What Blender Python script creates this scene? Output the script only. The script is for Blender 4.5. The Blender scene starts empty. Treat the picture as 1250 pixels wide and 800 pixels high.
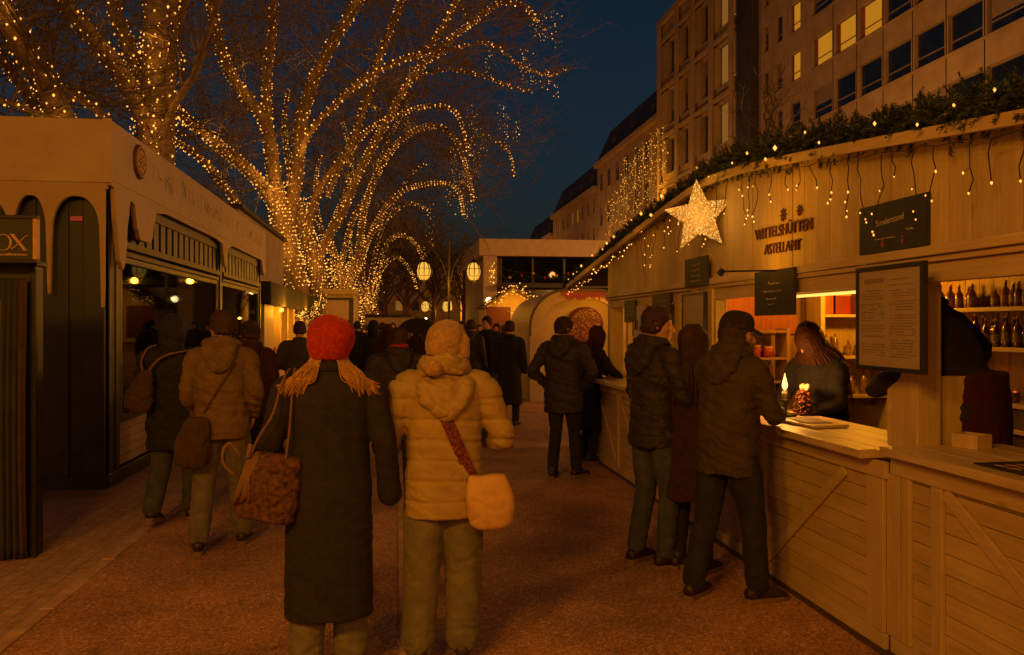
import bpy, bmesh, math, random
from mathutils import Vector, Matrix, noise, Euler
from mathutils.bvhtree import BVHTree
random.seed(7)
R = math.radians
V = Vector
sc = bpy.context.scene
COL = sc.collection
# ---------------------------------------------------------------- camera geometry
TH = math.atan(0.142); cT, sT = math.cos(TH), math.sin(TH); EYE = 1.62
def ray(u, v):
    a = (u - 625) / 1000.0
    return V((a * cT + sT, cT - a * sT, (398 - v) / 1000.0))
def atY(u, v, Y):
    r = ray(u, v); return V((r.x * Y / r.y, Y, EYE + r.z * Y / r.y))
def atX(u, v, X):
    r = ray(u, v); return V((X, r.y * X / r.x, EYE + r.z * X / r.x))
def atD(u, D):
    r = ray(u, 398); return V((r.x * D, r.y * D, 0))
cam = bpy.data.objects.new('camera', bpy.data.cameras.new('camera')); COL.objects.link(cam)
cam.location = (0, 0, EYE); cam.rotation_euler = (R(90), 0, -TH)
cam.data.lens = 28.8; cam.data.sensor_width = 36; cam.data.shift_y = -0.0016
cam.data.clip_end = 2000; cam.data.clip_start = 0.05
sc.camera = cam
SKY = 0.05; TINT = (2.7, 3.1, 2.35); WARM_FILL = .50
# ---------------------------------------------------------------- helpers
def props(o, label=None, cat=None, group=None, kind=None):
    if label: o['label'] = label
    if cat: o['category'] = cat
    if group: o['group'] = group
    if kind: o['kind'] = kind
    return o
def thing(name, label, cat, loc=(0, 0, 0), rz=0.0, group=None):
    o = bpy.data.objects.new(name, None); COL.objects.link(o)
    o.empty_display_size = 0.1
    o.location = loc; o.rotation_euler = (0, 0, rz)
    return props(o, label, cat, group)
def link(name, me, mats, parent=None):
    o = bpy.data.objects.new(name, me); COL.objects.link(o)
    me.materials.clear()
    for m in (mats if isinstance(mats, (list, tuple)) else [mats]): me.materials.append(m)
    if parent is not None: o.parent = parent
    return o
def dup(root, loc, rz, label, group=None, scale=None):
    r = root.copy(); COL.objects.link(r); r.location = loc; r.rotation_euler = (0, 0, rz)
    r['label'] = label
    if group: r['group'] = group
    if scale: r.scale = (scale,) * 3
    for ch in list(root.children):
        c = ch.copy(); COL.objects.link(c); c.parent = r
        for g in ch.children:
            d = g.copy(); COL.objects.link(d); d.parent = c
    return r
class MB:
    def __init__(s): s.v = []; s.f = []; s.m = []
    def add(s, vs, fs, m=0):
        b = len(s.v); s.v.extend(tuple(p) for p in vs)
        for f in fs: s.f.append(tuple(b + i for i in f)); s.m.append(m)
        return s
    def box(s, x0, x1, y0, y1, z0, z1, m=0):
        vs = [(x, y, z) for z in (z0, z1) for y in (y0, y1) for x in (x0, x1)]
        return s.add(vs, [(0, 2, 3, 1), (4, 5, 7, 6), (0, 1, 5, 4), (2, 6, 7, 3), (0, 4, 6, 2), (1, 3, 7, 5)], m)
    def obox(s, c, size, M=None, m=0):
        hx, hy, hz = size[0] / 2, size[1] / 2, size[2] / 2
        vs = []
        for z in (-hz, hz):
            for y in (-hy, hy):
                for x in (-hx, hx):
                    p = V((x, y, z)); p = M @ p if M else p; vs.append(p + V(c))
        return s.add(vs, [(0, 2, 3, 1), (4, 5, 7, 6), (0, 1, 5, 4), (2, 6, 7, 3), (0, 4, 6, 2), (1, 3, 7, 5)], m)
    def beam(s, a, b, w, t, up=(1, 0, 0), m=0):
        a, b = V(a), V(b); d = (b - a); L = d.length; d.normalize()
        u = V(up); side = d.cross(u).normalized(); u = side.cross(d)
        M = Matrix((side, d, u)).transposed()
        return s.obox((a + b) / 2, (w, L, t), M, m)
    def tube(s, pts, rad, n=6, m=0, cap=True):
        pts = [V(p) for p in pts]
        if not isinstance(rad, (list, tuple)): rad = [rad] * len(pts)
        d = (pts[1] - pts[0]).normalized()
        u = d.orthogonal().normalized(); vs = []; fs = []
        for i, p in enumerate(pts):
            dn = (pts[min(i + 1, len(pts) - 1)] - pts[max(i - 1, 0)])
            if dn.length > 1e-9: dn.normalize()
            else: dn = d
            u = (u - dn * u.dot(dn)); u = u.normalized() if u.length > 1e-6 else dn.orthogonal().normalized()
            w = dn.cross(u)
            for k in range(n):
                a = 2 * math.pi * k / n
                vs.append(p + (u * math.cos(a) + w * math.sin(a)) * rad[i])
        for i in range(len(pts) - 1):
            for k in range(n):
                k2 = (k + 1) % n
                fs.append((i * n + k, i * n + k2, (i + 1) * n + k2, (i + 1) * n + k))
        if cap:
            fs.append(tuple(range(n))[::-1]); fs.append(tuple((len(pts) - 1) * n + k for k in range(n)))
        return s.add(vs, fs, m)
    def lathe(s, c, prof, n=12, m=0):
        vs = []; fs = []
        for (r, z) in prof:
            for k in range(n):
                a = 2 * math.pi * k / n; vs.append((c[0] + r * math.cos(a), c[1] + r * math.sin(a), c[2] + z))
        for i in range(len(prof) - 1):
            for k in range(n):
                k2 = (k + 1) % n; fs.append((i * n + k, i * n + k2, (i + 1) * n + k2, (i + 1) * n + k))
        fs.append(tuple(range(n))[::-1]); fs.append(tuple((len(prof) - 1) * n + k for k in range(n)))
        return s.add(vs, fs, m)
    def octa(s, c, r, m=0):
        c = V(c)
        vs = [c + V(d) * r for d in ((1, 0, 0), (-1, 0, 0), (0, 1, 0), (0, -1, 0), (0, 0, 1), (0, 0, -1))]
        return s.add(vs, [(0, 2, 4), (2, 1, 4), (1, 3, 4), (3, 0, 4), (2, 0, 5), (1, 2, 5), (3, 1, 5), (0, 3, 5)], m)
    def prism(s, poly, org, au, av, thick, m=0):
        """poly 2D (u,v) placed at org with axes au, av; extruded along au x av by thick"""
        au, av, org = V(au), V(av), V(org); n = au.cross(av).normalized() * thick; k = len(poly)
        vs = [org + au * p[0] + av * p[1] for p in poly] + [org + au * p[0] + av * p[1] + n for p in poly]
        fs = [tuple(range(k))[::-1], tuple(range(k, 2 * k))] + [(i, (i + 1) % k, k + (i + 1) % k, k + i) for i in range(k)]
        return s.add(vs, fs, m)
    def build(s, name, mats, parent=None, smooth=False, bevel=0, tri=False):
        off = V(parent.location) if parent is not None and parent.type == 'EMPTY' and parent.parent is None else (V(parent.get('_off', (0, 0, 0))) if parent is not None else V((0, 0, 0)))
        me = bpy.data.meshes.new(name)
        me.from_pydata([(p[0] - off.x, p[1] - off.y, p[2] - off.z) for p in s.v], [], s.f)
        me.polygons.foreach_set('material_index', s.m)
        if smooth: me.polygons.foreach_set('use_smooth', [True] * len(me.polygons))
        me.update()
        o = link(name, me, mats, parent)
        if parent is not None and parent.type != 'EMPTY': pass
        me.polygons.foreach_set('material_index', s.m)
        if bevel:
            b = o.modifiers.new('bevel', 'BEVEL'); b.width = bevel; b.segments = 2; b.limit_method = 'ANGLE'
        o['_off'] = tuple(off)
        return o
def P(mb, name, mat, parent, **k): return mb.build(name, mat, parent, **k)
# ---------------------------------------------------------------- materials
def newmat(name):
    m = bpy.data.materials.new(name); m.use_nodes = True; nt = m.node_tree
    return m, nt, nt.nodes['Principled BSDF'], nt.nodes['Material Output']
def N(nt, t, **k):
    n = nt.nodes.new(t)
    for a, b in k.items():
        if a in n.inputs: n.inputs[a].default_value = b
        else: setattr(n, a, b)
    return n
def ramp(nt, fac, stops):
    r = nt.nodes.new('ShaderNodeValToRGB'); nt.links.new(fac, r.inputs[0]); e = r.color_ramp.elements
    while len(e) < len(stops): e.new(0.5)
    for i, (p, c) in enumerate(stops): e[i].position = p; e[i].color = (*c, 1)
    return r.outputs[0]
def coords(nt, scale=(1, 1, 1), kind='Object'):
    tc = nt.nodes.new('ShaderNodeTexCoord'); mp = nt.nodes.new('ShaderNodeMapping'); mp.inputs['Scale'].default_value = scale
    nt.links.new(tc.outputs[kind], mp.inputs[0]); return mp.outputs[0]
def surf(name, col, rough=0.7, nscale=8, var=0.25, bump=0.2, bscale=60, stretch=(1, 1, 1), island=0.0, metal=0.0, sheen=0.0, spec=0.5, bdist=0.01, detail=5):
    """generic worn surface: colour varies by noise and (optionally) by mesh island"""
    m, nt, b, out = newmat(name)
    co = coords(nt, stretch)
    n1 = N(nt, 'ShaderNodeTexNoise', Scale=nscale, Detail=detail, Roughness=0.6); nt.links.new(co, n1.inputs['Vector'])
    lo = tuple(c * (1 - var) for c in col); hi = tuple(min(1, c * (1 + var)) for c in col)
    c = ramp(nt, n1.outputs[0], [(0.3, lo), (0.7, hi)])
    if island:
        g = nt.nodes.new('ShaderNodeNewGeometry'); hs = nt.nodes.new('ShaderNodeHueSaturation')
        mr = N(nt, 'ShaderNodeMapRange'); nt.links.new(g.outputs['Random Per Island'], mr.inputs[0])
        mr.inputs[3].default_value = 1 - island; mr.inputs[4].default_value = 1 + island
        nt.links.new(mr.outputs[0], hs.inputs['Value']); nt.links.new(c, hs.inputs['Color']); c = hs.outputs[0]
    nt.links.new(c, b.inputs['Base Color'])
    n2 = N(nt, 'ShaderNodeTexNoise', Scale=bscale, Detail=3); nt.links.new(co, n2.inputs['Vector'])
    bp = N(nt, 'ShaderNodeBump', Strength=bump, Distance=bdist); nt.links.new(n2.outputs[0], bp.inputs['Height']); nt.links.new(bp.outputs[0], b.inputs['Normal'])
    rr = N(nt, 'ShaderNodeMapRange'); nt.links.new(n1.outputs[0], rr.inputs[0]); rr.inputs[3].default_value = max(0.02, rough - 0.12); rr.inputs[4].default_value = min(1, rough + 0.12)
    nt.links.new(rr.outputs[0], b.inputs['Roughness'])
    b.inputs['Metallic'].default_value = metal; b.inputs['Specular IOR Level'].default_value = spec
    if sheen: b.inputs['Sheen Weight'].default_value = sheen; b.inputs['Sheen Roughness'].default_value = 0.5; b.inputs['Sheen Tint'].default_value = (*[min(1, c * 3 + .1) for c in col], 1)
    return m
def wood(name, col, axis=2, rough=0.6, island=0.14, dark=0.55, grain=1.0):
    m, nt, b, out = newmat(name)
    s = [22, 22, 22]; s[axis] = 1.2
    co = coords(nt, s)
    n1 = N(nt, 'ShaderNodeTexNoise', Scale=grain * 1.6, Detail=7, Roughness=0.65, Distortion=0.6); nt.links.new(co, n1.inputs['Vector'])
    g = nt.nodes.new('ShaderNodeNewGeometry')
    ad = nt.nodes.new('ShaderNodeVectorMath'); ad.operation = 'ADD'
    cx = nt.nodes.new('ShaderNodeCombineXYZ')
    mu = nt.nodes.new('ShaderNodeMath'); mu.operation = 'MULTIPLY'; mu.inputs[1].default_value = 57; nt.links.new(g.outputs['Random Per Island'], mu.inputs[0])
    for i in range(3): nt.links.new(mu.outputs[0], cx.inputs[i])
    nt.links.new(co, ad.inputs[0]); nt.links.new(cx.outputs[0], ad.inputs[1]); nt.links.new(ad.outputs[0], n1.inputs['Vector'])
    c1 = ramp(nt, n1.outputs[0], [(0.28, tuple(x * dark for x in col)), (0.5, tuple(x * .9 for x in col)), (0.75, tuple(min(1, x * 1.1) for x in col))])
    n3 = N(nt, 'ShaderNodeTexNoise', Scale=1.7, Detail=4); nt.links.new(coords(nt), n3.inputs['Vector'])
    st = ramp(nt, n3.outputs[0], [(0.3, (.72, .7, .66)), (0.6, (1, 1, 1))])
    mx = N(nt, 'ShaderNodeMixRGB', blend_type='MULTIPLY'); mx.inputs[0].default_value = 0.8
    nt.links.new(c1, mx.inputs[1]); nt.links.new(st, mx.inputs[2])
    # knots
    vo = N(nt, 'ShaderNodeTexVoronoi', Scale=1.0); s2 = [5, 5, 5]; s2[axis] = 1.6; nt.links.new(coords(nt, s2), vo.inputs['Vector'])
    kn = ramp(nt, vo.outputs['Distance'], [(0.045, (.35, .3, .25)), (0.085, (1, 1, 1))])
    mk = N(nt, 'ShaderNodeMixRGB', blend_type='MULTIPLY'); mk.inputs[0].default_value = 0.35
    nt.links.new(mx.outputs[0], mk.inputs[1]); nt.links.new(kn, mk.inputs[2])
    hs = nt.nodes.new('ShaderNodeHueSaturation'); mr = N(nt, 'ShaderNodeMapRange'); nt.links.new(g.outputs['Random Per Island'], mr.inputs[0])
    mr.inputs[3].default_value = 1 - island; mr.inputs[4].default_value = 1 + island
    nt.links.new(mr.outputs[0], hs.inputs['Value']); nt.links.new(mk.outputs[0], hs.inputs['Color'])
    nt.links.new(hs.outputs[0], b.inputs['Base Color'])
    bp = N(nt, 'ShaderNodeBump', Strength=0.35, Distance=0.004); nt.links.new(n1.outputs[0], bp.inputs['Height']); nt.links.new(bp.outputs[0], b.inputs['Normal'])
    b.inputs['Roughness'].default_value = rough
    return m
def emis(name, col, s, rand=None):
    m = bpy.data.materials.new(name); m.use_nodes = True; nt = m.node_tree; nt.nodes.clear()
    e = nt.nodes.new('ShaderNodeEmission'); o = nt.nodes.new('ShaderNodeOutputMaterial'); nt.links.new(e.outputs[0], o.inputs[0])
    e.inputs[0].default_value = (*col, 1); e.inputs[1].default_value = s
    if rand:
        g = nt.nodes.new('ShaderNodeNewGeometry'); mr = N(nt, 'ShaderNodeMapRange'); nt.links.new(g.outputs['Random Per Island'], mr.inputs[0])
        mr.inputs[3].default_value = s * rand[0]; mr.inputs[4].default_value = s * rand[1]; nt.links.new(mr.outputs[0], e.inputs[1])
    try: m.cycles.emission_sampling = 'NONE'
    except Exception: pass
    return m
M = {}
M['cream'] = wood('cream_boards', (.60, .45, .22), 2, dark=.80, island=.09)
M['creamH'] = wood('cream_boards_flat', (.58, .43, .20), 1, dark=.78, island=.07)
M['trim'] = wood('trim_boards', (.64, .48, .24), 1, island=.06, dark=.8)
M['post'] = wood('post_boards', (.62, .46, .23), 2, island=.06, dark=.8)
M['top'] = wood('counter_wood', (.70, .52, .30), 1, rough=.42)
M['inwood'] = wood('interior_wood', (.34, .19, .08), 2)
M['redwood'] = wood('red_brown_panel', (.38, .10, .04), 2)
M['darkwood'] = wood('dark_wood', (.10, .06, .035), 2)
M['black'] = surf('black_paint', (.022, .023, .024), .45, 3, .4, .08, 90)
M['blackrough'] = surf('black_felt', (.034, .032, .028), .9, 5, .3, .3, 140)
M['board'] = surf('chalk_board', (.022, .024, .024), .6, 7, .55, .05, 60)
M['kioskw'] = surf('kiosk_cream', (.46, .34, .19), .6, 2.5, .14, .12, 25, detail=8)
M['icing'] = surf('icing_cream', (.42, .29, .15), .55, 3, .12, .1, 30)
M['render'] = surf('stone_render', (.36, .29, .22), .85, 1.4, .2, .15, 10, island=.05)
M['stone'] = surf('facade_stone', (.33, .24, .13), .85, .8, .22, .2, 6, island=.07)
M['stone2'] = surf('old_facade', (.33, .23, .11), .88, .7, .25, .2, 5)
M['slate'] = surf('slate_roof', (.035, .033, .032), .7, 1.5, .4, .2, 9)
M['wframe'] = surf('window_frame', (.22, .17, .12), .5, 5, .15, .05, 30)
M['kglass'] = surf('kiosk_glass', (.004, .004, .004), .0, 1.2, .5, 0, 3, spec=.22)
M['kglass'].node_tree.nodes['Principled BSDF'].inputs['Roughness'].default_value = .02
[M['kglass'].node_tree.links.remove(l) for l in list(M['kglass'].node_tree.nodes['Principled BSDF'].inputs['Roughness'].links)]
M['dglass'] = surf('dark_glass', (.008, .011, .016), .08, 1.2, .5, .02, 3, spec=.8)
M['litwin'] = emis('lit_window', (1, .38, .02), .46)
M['dimwin'] = emis('dim_window', (1, .40, .06), .22)
M['metal'] = surf('dark_metal', (.03, .027, .022), .45, 9, .3, .05, 60, metal=.6)
M['paper'] = surf('menu_paper', (.38, .29, .21), .6, 4, .08, .03, 30)
M['ink'] = surf('print_ink', (.20, .14, .10), .7)
M['chalk'] = surf('chalk', (.55, .50, .44), .9)
M['gold'] = surf('gold_paint', (.50, .28, .10), .45, 20, .2, .05, 60)
M['brown'] = surf('brown_letters', (.10, .035, .012), .6)
M['red'] = surf('red_paint', (.24, .022, .012), .5, 8, .25, .1, 40)
M['bark'] = surf('plane_bark', (.20, .13, .08), .9, 5, .45, .9, 9, stretch=(1, 1, .35), bdist=.04, detail=7)
M['twig'] = surf('twig_bark', (.125, .090, .06), .9, 3, .4, 0, 9)
M['fir'] = surf('fir_needles', (.034, .050, .014), .7, 9, .5, .1, 60, island=.5)
M['skin'] = surf('skin', (.52, .27, .16), .55, 14, .1, .08, 200)
M['eye'] = surf('eye', (.03, .02, .015), .15)
M['wire'] = surf('wire', (.02, .012, .008), .6)
M['bulb'] = emis('warm_bulb', (1, .41, .06), 2.1, (.45, 1.5))
M['bulb2'] = emis('far_bulb', (1, .40, .05), 2.2, (.3, 1.6))
M['bulbC'] = emis('curtain_bulb', (1, .39, .035), 1.4, (.3, 1.5))
M['starb'] = emis('star_bulb', (1, .52, .12), 1.3, (.5, 1.5))
M['flame'] = emis('flame', (1, .52, .12), 3.2)
M['lantern'] = emis('lantern_glow', (1, .52, .07), 1.0)
M['white_l'] = emis('flood_glow', (1, .72, .35), 9)
M['redglow'] = emis('red_glow', (1, .12, .02), .9)
M['strip'] = emis('strip_glow', (1, .55, .10), 1.7)
M['sign_red'] = emis('exit_red', (1, .10, .03), .25)
M['bottle'] = surf('brown_bottle', (.10, .035, .015), .12, 4, .5, 0, 9, spec=.7, island=.6)
M['bottle2'] = surf('pale_bottle', (.20, .10, .05), .15, 4, .5, 0, 9, spec=.7, island=.5)
M['label'] = surf('bottle_label', (.22, .14, .08), .7, 40, .3)
M['white'] = surf('off_white', (.62, .5, .38), .5, 8, .08)
M['rubber'] = surf('sole', (.20, .13, .08), .8)
M['shoe'] = surf('shoe_leather', (.035, .018, .010), .5, 20, .3, .2, 120)
def cloth(name, col, rough=.9, sheen=.15, nscale=26, var=.22, bscale=190, bump=.5): return surf(name, col, rough, nscale, var, bump, bscale, sheen=sheen, bdist=.004, spec=.2)
M['coat'] = cloth('black_wool', (.024, .0215, .023), .95, .08)
M['puffer'] = cloth('cream_puffer', (.33, .235, .10), .6, .05, 12, .12, 60, .3)
M['knit_cream'] = cloth('cream_knit', (.36, .22, .10), .95, .4, 40, .3, 150, 1)
M['knit_red'] = cloth('red_knit', (.34, .026, .010), .95, .5, 60, .35, 170, 1)
M['jeans'] = cloth('blue_jeans', (.062, .070, .088), .9, .1, 14, .3, 220)
M['jeansd'] = cloth('dark_jeans', (.024, .024, .027), .9, .1, 14, .3, 220)
M['jeansg'] = cloth('grey_jeans', (.145, .13, .11), .9, .1, 14, .25, 220)
M['olive'] = cloth('olive_parka', (.060, .046, .026), .8, .08, 14, .25, 80, .3)
M['darkj'] = cloth('dark_jacket', (.034, .029, .025), .6, .05, 14, .25, 80, .3)
M['navy'] = cloth('navy_coat', (.023, .021, .021), .8, .08)
M['tan'] = cloth('tan_jacket', (.15, .098, .045), .8, .1, 14, .2, 80, .3)
M['wine'] = cloth('wine_coat', (.045, .020, .014), .9, .1)
M['maroon'] = cloth('maroon_apron', (.040, .009, .008), .9, .1)
M['grey'] = cloth('grey_green_coat', (.055, .048, .030), .9, .1)
M['bag'] = cloth('cream_bag', (.50, .31, .14), .7, .1, 14, .15, 90, .4)
M['sack'] = cloth('brown_bag', (.060, .035, .018), .8, .1, 16, .3, 90, .5)
M['tote'] = cloth('patterned_bag', (.085, .038, .016), .7, .1, 45, .8, 90, .6)
M['strap'] = cloth('patterned_strap', (.13, .035, .022), .8, .1, 75, .9, 90, .6)
M['tanstrap'] = cloth('tan_strap', (.17, .095, .045), .6, .1)
def hairmat(name, col):
    return surf(name, col, .72, 60, .45, .8, 90, stretch=(1.5, 1.5, .12), bdist=.006, spec=.3)
M['blonde'] = hairmat('blonde_hair', (.40, .22, .065))
M['brownh'] = hairmat('brown_hair', (.045, .022, .010))
M['redh'] = hairmat('auburn_hair', (.050, .013, .006))
M['cap'] = cloth('dark_cap', (.030, .022, .014))

M['kioskdark'] = surf('kiosk_brown_trim', (.055, .035, .018), .5, 6, .3, .1, 50)

M['plaque'] = surf('plaque_red', (.10, .012, .008), .6, 8, .3, .1, 40)
M['plaquew'] = surf('plaque_flower', (.40, .24, .14), .7, 8, .2)

M['berry'] = surf('berry_red', (.15, .035, .014), .5, 20, .4, .1, 40, island=.4)

M['kglass'].node_tree.nodes['Principled BSDF'].inputs['IOR'].default_value = 1.16
# ---------------------------------------------------------------- people
def catmull(keys, sub):
    out = []; n = len(keys)
    for i in range(n - 1):
        p0, p1, p2, p3 = keys[max(i - 1, 0)], keys[i], keys[i + 1], keys[min(i + 2, n - 1)]
        for k in range(sub):
            t = k / sub; t2 = t * t; t3 = t2 * t
            out.append(tuple(.5 * ((2 * b) + (-a + c) * t + (2 * a - 5 * b + 4 * c - d) * t2 + (-a + 3 * b - 3 * c + d) * t3) for a, b, c, d in zip(p0, p1, p2, p3)))
    out.append(tuple(keys[-1])); return out
def limb(mb, keys, n=12, sub=5, mod=None):
    """keys: (x,y,z,r)"""
    k = catmull(keys, sub)
    rr = [max(.002, q[3]) for q in k]
    if mod:
        L = 0; ls = [0]
        for i in range(1, len(k)): L += (V(k[i][:3]) - V(k[i - 1][:3])).length; ls.append(L)
        rr = [r * mod(l) for r, l in zip(rr, ls)]
    pts = [V(q[:3]) for q in k]
    d0 = (pts[0] - pts[1]).normalized(); d1 = (pts[-1] - pts[-2]).normalized()
    pts = [pts[0] + d0 * rr[0] * .75, pts[0] + d0 * rr[0] * .4] + pts + [pts[-1] + d1 * rr[-1] * .4, pts[-1] + d1 * rr[-1] * .75]
    rr = [rr[0] * .45, rr[0] * .85] + rr + [rr[-1] * .85, rr[-1] * .45]
    mb.tube(pts, rr, n)
def torso(mb, keys, n=28, sub=5, mod=None, e=2.3):
    """keys: (cx,cy,z,rx,ry)"""
    k = catmull(sorted(keys, key=lambda q: q[2]), sub)
    vs = []; fs = []
    for (cx, cy, z, rx, ry) in k:
        q = mod(z) if mod else 1
        for i in range(n):
            a = 2 * math.pi * i / n; c, s_ = math.cos(a), math.sin(a)
            vs.append((cx + math.copysign(abs(c) ** (2 / e), c) * rx * q, cy + math.copysign(abs(s_) ** (2 / e), s_) * ry * q, z))
    for i in range(len(k) - 1):
        for j in range(n):
            j2 = (j + 1) % n; fs.append((i * n + j, i * n + j2, (i + 1) * n + j2, (i + 1) * n + j))
    fs.append(tuple(range(n))[::-1]); fs.append(tuple((len(k) - 1) * n + j for j in range(n)))
    mb.add(vs, fs)
def ell(mb, c, r, n=14, m=10):
    prof = [(math.sin(math.pi * (i + .3) / (m + .6)), -math.cos(math.pi * (i + .3) / (m + .6))) for i in range(m + 1)]
    vs = []; fs = []
    for (q, z) in prof:
        for k in range(n):
            a = 2 * math.pi * k / n; vs.append((c[0] + r[0] * q * math.cos(a), c[1] + r[1] * q * math.sin(a), c[2] + r[2] * z))
    for i in range(m):
        for k in range(n):
            k2 = (k + 1) % n; fs.append((i * n + k, i * n + k2, (i + 1) * n + k2, (i + 1) * n + k))
    fs.append(tuple(range(n))[::-1]); fs.append(tuple(m * n + k for k in range(n)))
    mb.add(vs, fs)
def remesh(mb, voxel, warp=None, disp=None, smooth=2):
    me = bpy.data.meshes.new('t'); vs = [V(p) for p in mb.v]
    if warp: vs = [warp(p) for p in vs]
    me.from_pydata(vs, [], mb.f); me.update()
    o = bpy.data.objects.new('t', me); COL.objects.link(o)
    r = o.modifiers.new('r', 'REMESH'); r.mode = 'VOXEL'; r.voxel_size = voxel; r.use_smooth_shade = True
    if smooth:
        s = o.modifiers.new('s', 'SMOOTH'); s.factor = .5; s.iterations = smooth
    dg = bpy.context.evaluated_depsgraph_get()
    out = bpy.data.meshes.new_from_object(o.evaluated_get(dg))
    bpy.data.objects.remove(o); bpy.data.meshes.remove(me)
    if disp:
        nv = len(out.vertices); co = [0.0] * (3 * nv); out.vertices.foreach_get('co', co)
        nn = [0.0] * (3 * nv); out.vertices.foreach_get('normal', nn)
        for i in range(nv):
            p = V(co[3 * i:3 * i + 3]); d = disp(p, V(nn[3 * i:3 * i + 3]))
            for j in range(3): co[3 * i + j] += nn[3 * i + j] * d
        out.vertices.foreach_set('co', co)
    out.polygons.foreach_set('use_smooth', [True] * len(out.polygons)); out.update()
    return out
nz = noise.noise
def folds(amp, fx=5, fz=16, seed=0.0, tilt=.6):
    def f(p, n=None):
        q = V((p.x * fx + p.z * tilt * fx + seed, p.y * fx + seed * 2, p.z * fz + p.x * fz * .35))
        a = nz(q); b = nz(V((p.x * 17 + seed, p.y * 17, p.z * 30))); c = nz(V((p.x * fx * 1.4 - p.z * 5 + seed * 3, p.y * fx * 1.4, p.z * fz * .75 + p.x * 6)))
        a2 = math.exp(-(c / .055) ** 2)
        return amp * (1 - 2.2 * abs(a) ** .7) * .8 + amp * .3 * b - amp * .65 * a2
    return f
def jeansfold(amp, seed=0.0):
    def f(p, n=None):
        w = .35 + 1.0 * math.exp(-((p.z - .47) / .10) ** 2) + 1.3 * math.exp(-((p.z - .1) / .12) ** 2) + .8 * math.exp(-((p.z - .82) / .1) ** 2)
        a = nz(V((p.x * 8 + seed + p.z * 9, p.y * 9 + seed, p.z * 15 + 3 * nz(p * 5))))
        b = nz(V((p.x * 22, p.y * 22, p.z * 3 + seed)))
        return amp * w * (.5 - 1.8 * abs(a) ** .8) + amp * .4 * b
    return f
def hand(mb, w, d, up, s=1.0):
    """w wrist, d direction of hand, up = back of the hand"""
    w, d, up = V(w), V(d).normalized(), V(up); up = (up - d * up.dot(d)).normalized(); side = d.cross(up)
    for i in range(4):
        o = (i - 1.5) * .019
        limb(mb, [(*(w + side * o * .6), .015), (*(w + d * .05 + side * o), .014), (*(w + d * .09 + side * o * 1.05), .011)], 8, 3)
        L = (.058, .072, .066, .05)[i]
        b = w + d * .088 + side * o * 1.06
        m1 = b + d * L * .45 - up * .010; m2 = m1 + d * L * .3 - up * .022; m3 = m2 + d * L * .05 - up * .022
        limb(mb, [(*b, .0098), (*m1, .0092), (*m2, .0085), (*m3, .0075)], 7, 3)
    t0 = w + d * .025 + side * .028; t1 = t0 + d * .03 + side * .028 - up * .012; t2 = t1 + d * .032 + side * .006 - up * .014
    limb(mb, [(*t0, .013), (*t1, .0115), (*t2, .009)], 7, 3)
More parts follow.
